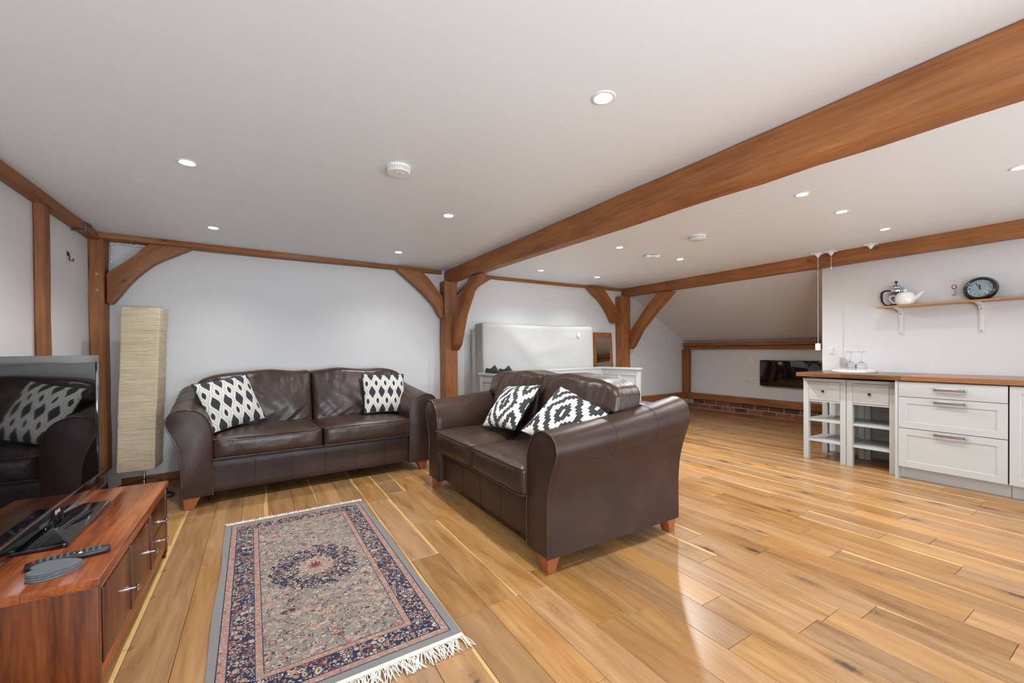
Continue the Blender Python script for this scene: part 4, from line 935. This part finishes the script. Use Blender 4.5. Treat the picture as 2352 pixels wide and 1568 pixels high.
# worktop of butt-jointed staves
wt = thing('worktop', 'walnut block worktop running along the kitchen wall', 'worktop', (0, 0, 0))
cuts = [2.118, 1.735, 1.307, 0.62, 0.10, -0.55, -1.15]
for a, b in zip(cuts, cuts[1:]):
    c_ = ((4.672+5.338)/2, (a+b)/2, 0.861)
    MB().box(4.672-c_[0], 5.338-c_[0], b-c_[1], a-c_[1], -0.0195, 0.0195).build('stave', 'walnut', wt, c_, bev=0.003)
# drawer unit
du = thing('drawer_unit', 'cream kitchen base unit with three drawers and bar handles', 'kitchen unit', (XF, 1.022, 0))
bx('carcass', 'carcass', 0.022, 0.60, -0.30, 0.302, 0.105, 0.836, du)
bx('plinth', 'plinth', 0.095, 0.115, -0.31, 0.312, 0.0, 0.103, du)
def shaker(parent, name, y0, y1, z0, z1, fr=0.055, flat=False):
    d = bx(name, 'white', 0.0 if flat else 0.006, 0.021, y0, y1, z0, z1, parent, bev=0.0025 if flat else 0.0)
    if not flat:
        cy_, cz_ = (y0+y1)/2, (z0+z1)/2; w_, h_ = (y1-y0)/2, (z1-z0)/2
        m = MB(); x0, x1 = -0.0135, -0.0076
        outer = [(-w_, -h_), (w_, -h_), (w_, h_), (-w_, h_)]; inner = [(-w_+fr, -h_+fr), (w_-fr, -h_+fr), (w_-fr, h_-fr), (-w_+fr, h_-fr)]
        inn2 = [(p[0]*1.008, p[1]*1.01) for p in inner]
        vs = [(x0, *p) for p in outer]+[(x0, *p) for p in inn2]+[(x1, *p) for p in inner]+[(x1, *p) for p in outer]
        fs = []
        for i in range(4):
            j = (i+1) % 4; fs += [(i, j, 4+j, 4+i), (4+i, 4+j, 8+j, 8+i), (i, 12+i, 12+j, j)]
        m.add(vs, fs); m.build('shaker_frame', 'white', d, smooth=0, bev=0.0012, seg=1)
    return d
def bar_handle(parent, y, z, L=0.178):
    m = MB(); m.box(-0.030, -0.024, y-L/2, y+L/2, z-0.011, z+0.011)
    m.box(-0.030, 0.0, y-L/2, y-L/2+0.006, z-0.011, z+0.011).box(-0.030, 0.0, y+L/2-0.006, y+L/2, z-0.011, z+0.011)
    p = parent.location; m.v = [(v[0]-p[0], v[1]-p[1], v[2]-p[2]) for v in m.v]
    m.build('handle', 'steel', parent, bev=0.0018)
d1 = shaker(du, 'drawer', -0.306, 0.306, 0.706, 0.833, flat=True); bar_handle(d1, -0.008, 0.780)
d2 = shaker(du, 'drawer', -0.306, 0.306, 0.440, 0.702); bar_handle(d2, -0.008, 0.676)
d3 = shaker(du, 'drawer', -0.306, 0.306, 0.108, 0.435); bar_handle(d3, -0.008, 0.412)
bx('end_panel', 'white', 0.0, 0.60, 0.309, 0.329, 0.0, 0.838, du, bev=0.002)
# door unit, only its first door edge in view
ku = thing('door_unit', 'cream kitchen cupboard door cut off by the right edge of the picture', 'kitchen unit', (XF, 0.404, 0))
bx('carcass', 'carcass', 0.022, 0.60, -0.30, 0.30, 0.105, 0.836, ku); bx('plinth', 'plinth', 0.095, 0.115, -0.31, 0.305, 0.0, 0.103, ku)
shaker(ku, 'door', -0.302, 0.304, 0.108, 0.833)
# two white side tables pushed under the worktop
def side_table(label, y):
    t = thing('side_table', label, 'side table', (4.785, y, 0), group='white side tables under the worktop')
    w, dp, lg_ = 0.181, 0.47, 0.046
    for sx_ in (0, 1):
        for sy in (-1, 1): bx('leg', 'white', sx_*(dp-lg_), sx_*(dp-lg_)+lg_, sy*w-(lg_ if sy > 0 else 0), sy*w+(lg_ if sy < 0 else 0), 0.0, 0.804, t, bev=0.002)
    bx('top', 'white', -0.012, dp+0.01, -w-0.001, w+0.001, 0.8045, 0.8195, t, bev=0.003)
    bx('front_rail', 'white', 0.004, 0.022, -w+lg_, w-lg_, 0.588, 0.602, t); bx('upper_rail', 'white', 0.004, 0.022, -w+lg_, w-lg_, 0.790, 0.804, t)
    d = bx('drawer', 'white', -0.001, 0.018, -w+lg_+0.002, w-lg_-0.002, 0.6045, 0.787, t, bev=0.002)
    MB().lathe([(0.005, 0), (0.005, -0.010), (0.011, -0.014), (0.013, -0.020), (0.009, -0.026), (0, -0.027)], 18, (0, 0, 0), 'x').build('knob', 'bronze', d, (-0.0095, 0, 0), smooth=50)
    bx('drawer_box', 'white', 0.02, dp-0.03, -w+lg_-0.01, w-lg_+0.01, 0.615, 0.77, t)
    for sy in (-1, 1): bx('side_apron', 'white', lg_, dp-lg_, sy*(w-0.010)-0.008, sy*(w-0.010)+0.008, 0.60, 0.804, t)
    for z in (0.388, 0.185): bx('shelf', 'white', 0.006, dp-0.006, -w+0.008, w-0.008, z, z+0.020, t, bev=0.002)
side_table('white side table with drawer at the free end of the worktop', 1.918)
side_table('white side table with drawer next to the three-drawer unit', 1.551)
# tray and glasses
tr = thing('tray', 'round white tray on the worktop under the glasses', 'tray', (5.07, 1.775, 0.8808))
MB().lathe([(0.0, 0.0), (0.175, 0.0), (0.180, 0.004), (0.180, 0.026), (0.174, 0.028), (0.170, 0.026), (0.168, 0.008), (0.0, 0.007)], 48).build('dish', 'porcelain', tr, smooth=40)
for a in (150, -30):
    q = [(0.178*math.cos(R(a+d)), 0.178*math.sin(R(a+d)), 0.016) for d in (-12, -6, 0, 6, 12)]
    MB().tube([(p[0]*1.015, p[1]*1.015, p[2]) for p in q], 0.004, 6).build('grip', 'porcelain', tr)
def glass(label, x, y):
    t = thing('wine_glass', label, 'glass', (x, y, 0.8888), group='upturned wine glasses')
    th = 0.0014
    out = [(0.036, 0.0), (0.041, 0.018), (0.0465, 0.045), (0.046, 0.062), (0.038, 0.080), (0.022, 0.092), (0.008, 0.099)]
    inn = [(r_-th, z_-(th if r_ < 0.03 else 0)) for r_, z_ in out]; inn[0] = (out[0][0]-th, 0.0)
    MB().lathe(out+[(0.004, 0.1005), (0.0, 0.1005)] if False else inn[::-1][:-1]+[inn[0], out[0]]+out[1:]+[(0.0045, 0.105), (0.0038, 0.15), (0.0045, 0.185), (0.012, 0.192), (0.036, 0.196), (0.037, 0.1975), (0.0, 0.1985)], 32).build('glass_body', 'glass', t, smooth=50)
glass('upturned wine glass on the tray nearest the end of the worktop', 5.075, 1.803); glass('upturned wine glass on the tray nearest the drawer unit', 5.045, 1.705)
# wall shelf
sf = thing('wall_shelf', 'thin oak wall shelf carrying teapot and clock', 'shelf', (0, 0, 0))
bx('board', 'shelfoak', 5.14, 5.338, -0.4, 1.617, 1.508, 1.522, sf, bev=0.002)
br_prof = [(-0.165, 1.5075), (-0.165, 1.5005), (-0.10, 1.494), (-0.045, 1.480), (-0.022, 1.455), (-0.010, 1.40), (-0.008, 1.246), (0.0, 1.246), (0.0, 1.5075)]
for label, y in (('white metal bracket under the teapot end of the shelf', 1.489), ('white metal bracket under the clock', 0.962)):
    b = thing('bracket_support', label, 'bracket', (XK-0.001, y, 0), group='shelf brackets')
    MB().prism(br_prof, -0.015, 0.015, 'y').build('bracket', 'whitem', b, bev=0.003)
    for z in (1.452, 1.412, 1.262): MB().lathe([(0.0045, -0.0095 if z < 1.4 else (-0.0115 if z < 1.42 else -0.024)), (0.0, -0.0100 if z < 1.4 else (-0.012 if z < 1.42 else -0.0245))], 12, (0, 0, z), 'x').build('screw', 'black', b)
# teapot
tp = thing('teapot', 'white porcelain teapot on the shelf', 'teapot', (5.205, 1.424, 1.5222), (0, 0, R(-8)))
body = [(0.0, 0.0), (0.045, 0.0), (0.062, 0.012), (0.071, 0.035), (0.073, 0.060), (0.069, 0.085), (0.060, 0.104), (0.050, 0.110), (0.0, 0.110)]
MB().lathe(curve2(body, 4), 36).build('pot', 'porcelain', tp, smooth=60)
ld_ = MB().lathe(curve2([(0.0, 0.150), (0.012, 0.148), (0.013, 0.138), (0.008, 0.130), (0.020, 0.126), (0.045, 0.118), (0.058, 0.107), (0.0, 0.106)], 3), 30).build('lid', 'porcelain', tp, smooth=60)
MB().tube([(0, -0.055, 0.055), (0, -0.085, 0.066), (0, -0.105, 0.088), (0, -0.122, 0.108), (0, -0.138, 0.113)], [0.022, 0.017, 0.013, 0.010, 0.008], 14).build('spout', 'porcelain', tp, smooth=60)
MB().tube([(0, 0.068, 0.092), (0, 0.095, 0.100), (0, 0.116, 0.090), (0, 0.117, 0.066), (0, 0.098, 0.038), (0, 0.072, 0.022)], 0.0062, 10).build('handle', 'porcelain', tp, smooth=60)
# cafetiere behind it
cf = thing('coffee_press', 'black and steel coffee press half hidden behind the teapot', 'coffee press', (5.288, 1.512, 1.5222))
MB().lathe([(0.0, 0.012), (0.044, 0.012), (0.045, 0.15), (0.043, 0.15), (0.043, 0.014), (0.0, 0.014)], 28).build('beaker', 'glass', cf, smooth=40)
MB().lathe([(0.046, 0.0), (0.048, 0.02), (0.046, 0.022), (0.0, 0.022)], 28).build('base_ring', 'black', cf, smooth=40)
MB().lathe([(0.0465, 0.140), (0.0475, 0.155), (0.0465, 0.155)], 28).build('steel_band', 'chrome', cf, smooth=40)
MB().lathe(curve2([(0.052, 0.176), (0.050, 0.186), (0.034, 0.202), (0.012, 0.212), (0.005, 0.215), (0.0, 0.215)], 3), 28).build('lid', 'chrome', cf, smooth=60)
MB().lathe(curve2([(0.0, 0.210), (0.004, 0.216), (0.004, 0.224), (0.011, 0.230), (0.011, 0.242), (0.0, 0.249)], 3), 18).build('plunger_knob', 'black', cf, smooth=60)
MB().tube([(0, 0.045, 0.160), (0, 0.085, 0.160), (0, 0.108, 0.145), (0, 0.113, 0.105), (0, 0.107, 0.055), (0, 0.085, 0.022), (0, 0.045, 0.010)], [0.007, 0.009, 0.010, 0.010, 0.009, 0.007, 0.006], 10).build('handle', 'black', cf, smooth=60)
# clock standing on the shelf, leaning on the wall
ck = thing('wall_clock', 'round black framed clock propped on the shelf showing nearly twelve', 'clock', (5.255, 0.958, 1.6235), (0, R(11), 0))
MB().lathe(curve2([(0.0, 0.022), (0.098, 0.022), (0.101, 0.010), (0.097, -0.004), (0.088, -0.014), (0.078, -0.010), (0.073, 0.004)], 4), 56, (0, 0, 0), 'x').build('rim', 'gloss', ck, smooth=60)
MB().lathe([(0.0, 0.0), (0.075, 0.0)], 48, (0, 0, 0), 'x').build('dial', 'clockface', ck, smooth=0)
for i in range(12):
    a = R(90-30*(i+1)); r_ = 0.060
    put('numeral', text_mesh(str(i+1), 0.020, 0.0003, 'black'), ck, (-0.0012, -r_*math.cos(a), r_*math.sin(a)), (R(90), 0, R(-90)))
def hand(L, w, deg):
    m = MB(); m.box(-0.0032, -0.0022, -w, w, -0.012, L)
    m.build('hand', 'black', ck, (0, 0, 0), (R(deg), 0, 0), smooth=0)
hand(0.036, 0.0030, -1); hand(0.055, 0.0022, -27)
MB().lathe([(0.004, -0.001), (0.004, -0.0045), (0.0, -0.0045)], 14, (0, 0, 0), 'x').build('hub', 'black', ck)
# key shaped bottle opener hanging left of the clock
ky = thing('hanging_key', 'small red and silver key hanging on the wall beside the clock', 'key', (XK-0.006, 1.128, 1.665))
m = MB(); m.prism([(-0.016, -0.004), (-0.008, -0.018), (0.008, -0.018), (0.016, -0.002), (0.012, 0.016), (-0.010, 0.016)], -0.004, 0.004, 'x'); m.build('bow', 'red', ky, bev=0.001)
m = MB(); m.prism([(-0.010, -0.004), (-0.004, -0.012), (0.006, -0.012), (0.010, -0.002), (0.007, 0.010), (-0.006, 0.010)], -0.0055, -0.0035, 'x'); m.build('inlay', 'whitep', ky)
MB().box(-0.003, 0.003, -0.011, -0.004, -0.074, -0.016).box(-0.003, 0.003, -0.004, 0.012, -0.074, -0.062).build('blade', 'steel', ky, bev=0.001)
# pull cords
def pull(label, x, y, ztop, zend, big):
    t = thing('pull_cord', label, 'pull cord', (x, y, ztop), group='ceiling pull cords')
    bx('mounting_plate', 'whitep', -0.045, 0.045, -0.045, 0.045, -0.010, 0.0, t, bev=0.003)
    MB().lathe(curve2([(0.030, -0.010), (0.028, -0.018), (0.016, -0.030), (0.010, -0.042), (0.0, -0.044)], 3), 20).build('switch_body', 'whitep', t, smooth=60)
    if zend:
        MB().tube([(0, 0, -0.040), (0, 0, zend-ztop+0.02)], 0.0016 if not big else 0.0022, 6).build('cord', 'whitep', t)
        MB().lathe([(0.004, -0.16), (0.007, -0.172), (0.007, -0.185), (0.0, -0.187)], 10).build('connector', 'shelfoak' if big else 'whitep', t, smooth=50)
        if big: bx('handle', 'whitep', -0.014, 0.014, -0.022, 0.022, zend-ztop-0.055, zend-ztop+0.02, t, bev=0.006)
    return t
pull('long pull cord with a white handle at the end of the kitchen wall', 5.145, 2.115, zc(5.145), 1.155, True)
pull('short pull cord next to the long one by the far tie beam', 5.16, 2.00, zc(5.16), 1.96, False)
pull('white ceiling plate without cord above the teapot', 5.16, 1.668, zc(5.16), None, False)
ks = thing('wall_switch', 'small white switch on the kitchen wall above the tray', 'switch', (XK, 2.068, 1.096))
bx('plate', 'whitep', -0.009, 0.0, -0.018, 0.018, -0.038, 0.038, ks, bev=0.003)
for z in (0.018, -0.018): bx('rocker', 'whitem', -0.014, -0.008, -0.011, 0.011, z-0.012, z+0.012, ks, bev=0.002)

# ------------------------------------------------------------------ ceiling fittings
LIGHTS = [(-0.304, 2.666, 1, 'recessed downlight above the left end of the rug nearest the left wall'), (-0.295, 3.959, 1, 'recessed downlight above the lamp end of the long sofa'),
          (1.182, 2.82, 1, 'recessed downlight above the shorter sofa beside the thick tie beam'), (1.187, 4.106, 1, 'recessed downlight above the far end of the long sofa'),
          (1.155, 1.201, 1, 'large near recessed downlight high in the middle of the picture'), (3.021, 1.329, 1, 'recessed downlight nearest the thick tie beam on the kitchen side'),
          (3.681, 1.36, 1, 'middle downlight of the three leading to the teapot shelf'), (4.584, 1.383, 0, 'dim downlight closest to the kitchen tie beam above the teapot'),
          (3.018, 2.928, 1, 'downlight left of the oval alarm beyond the tie beam'), (4.038, 3.004, 1, 'downlight right of the oval alarm beyond the tie beam'),
          (3.022, 4.265, 1, 'small far downlight above the mattress nearer the middle post'), (4.01, 4.309, 1, 'small far downlight nearest the far post above the mattress'),
          (3.658, 0.512, 1, 'downlight cut by the right edge of the picture above the kitchen')]
def ring_mesh():
    return MB().lathe(curve2([(0.029, 0.010), (0.030, -0.0005), (0.036, -0.004), (0.044, -0.0035), (0.047, 0.0)], 3), 36).mesh('trim_ring', 'whitem', smooth=60)
ringm = ring_mesh(); lensm = MB().lathe([(0.0, 0.0), (0.030, 0.0)], 28).mesh('lens', 'emit', smooth=0); lensd = MB().lathe([(0.0, 0.0), (0.030, 0.0)], 28).mesh('lens', 'emitdim', smooth=0)
for x, y, on, lab in LIGHTS:
    t = thing('downlight', lab, 'downlight', (x, y, zc(x)), group='recessed ceiling downlights')
    put('trim_ring', ringm, t); put('lens', lensm if on else lensd, t, (0, 0, -0.0008))
    near_wall = y > 3.9; far_bay = x > 2.5 and 2 < y < 3.9
    l = bpy.data.lights.new('downlight_bulb', 'SPOT'); l.energy = LAMP_W*(0.15 if not on else (0.5 if near_wall else ((2.3 if x > 3.5 else 1.4) if far_bay else (0.8 if x > 2.5 else 1.05))))
    l.spot_size = R(130 if near_wall else (168 if far_bay else 150)); l.spot_blend = 0.9 if far_bay else 1.0; l.shadow_soft_size = 0.04; l.color = (0.965, 0.975, 0.97)
    lo = bpy.data.objects.new('downlight_bulb', l); COL.objects.link(lo); lo.parent = t; lo.location = (0, 0, -0.012)
def alarm(label, x, y, r):
    t = thing('smoke_alarm', label, 'alarm', (x, y, zc(x)), group='ceiling alarms')
    MB().lathe([(0.0, -0.034), (r*0.86, -0.034), (r*0.93, -0.030), (r*0.93, -0.027), (0.0, -0.027)], 40).build('face', 'whitep', t, smooth=40)
    MB().lathe([(r, 0.0), (r, -0.010), (r*0.97, -0.012), (r*0.80, -0.012), (r*0.80, -0.028)], 40).build('rim', 'whitep', t, smooth=40)
    MB().lathe([(r*0.78, -0.011), (r*0.78, -0.029)], 30).build('core', 'grey', t)
    for k in range(30):
        a = 2*math.pi*k/30
        MB().box(r*0.80, r*0.94, -0.0025, 0.0025, -0.029, -0.011).build('fin', 'whitep', t, (0, 0, 0), (0, 0, a), smooth=0)
    m = MB()
    for k in range(5):
        a = R(200+k*34); m.tube([(0.010*math.cos(a), 0.010*math.sin(a)-0.01, -0.0345), (0.022*math.cos(a), 0.022*math.sin(a)-0.01, -0.0345)], 0.0028, 5)
    m.build('sounder_grille', 'whitem', t)
    MB().lathe([(0.0025, -0.0345), (0.0, -0.0352)], 8, (0.0, 0.018, 0)).build('indicator', 'grey', t)
alarm('round slotted smoke alarm on the ceiling above the rug', 0.642, 2.201, 0.063)
alarm('round slotted smoke alarm beyond the thick tie beam', 3.331, 2.299, 0.070)
ca = thing('gas_alarm', 'white oval alarm on the ceiling between two far downlights', 'alarm', (3.57, 3.003, zc(3.57)), (0, 0, R(-32)))
rbox(0.15, 0.10, 0.038, 0.018, 10).build('body', 'whitep', ca, (0, 0, -0.0192), smooth=60); bx('slot', 'grey', -0.04, 0.04, -0.0505, -0.046, -0.014, -0.010, ca); bx('slot', 'grey', -0.025, 0.025, -0.0485, -0.045, -0.032, -0.029, ca)
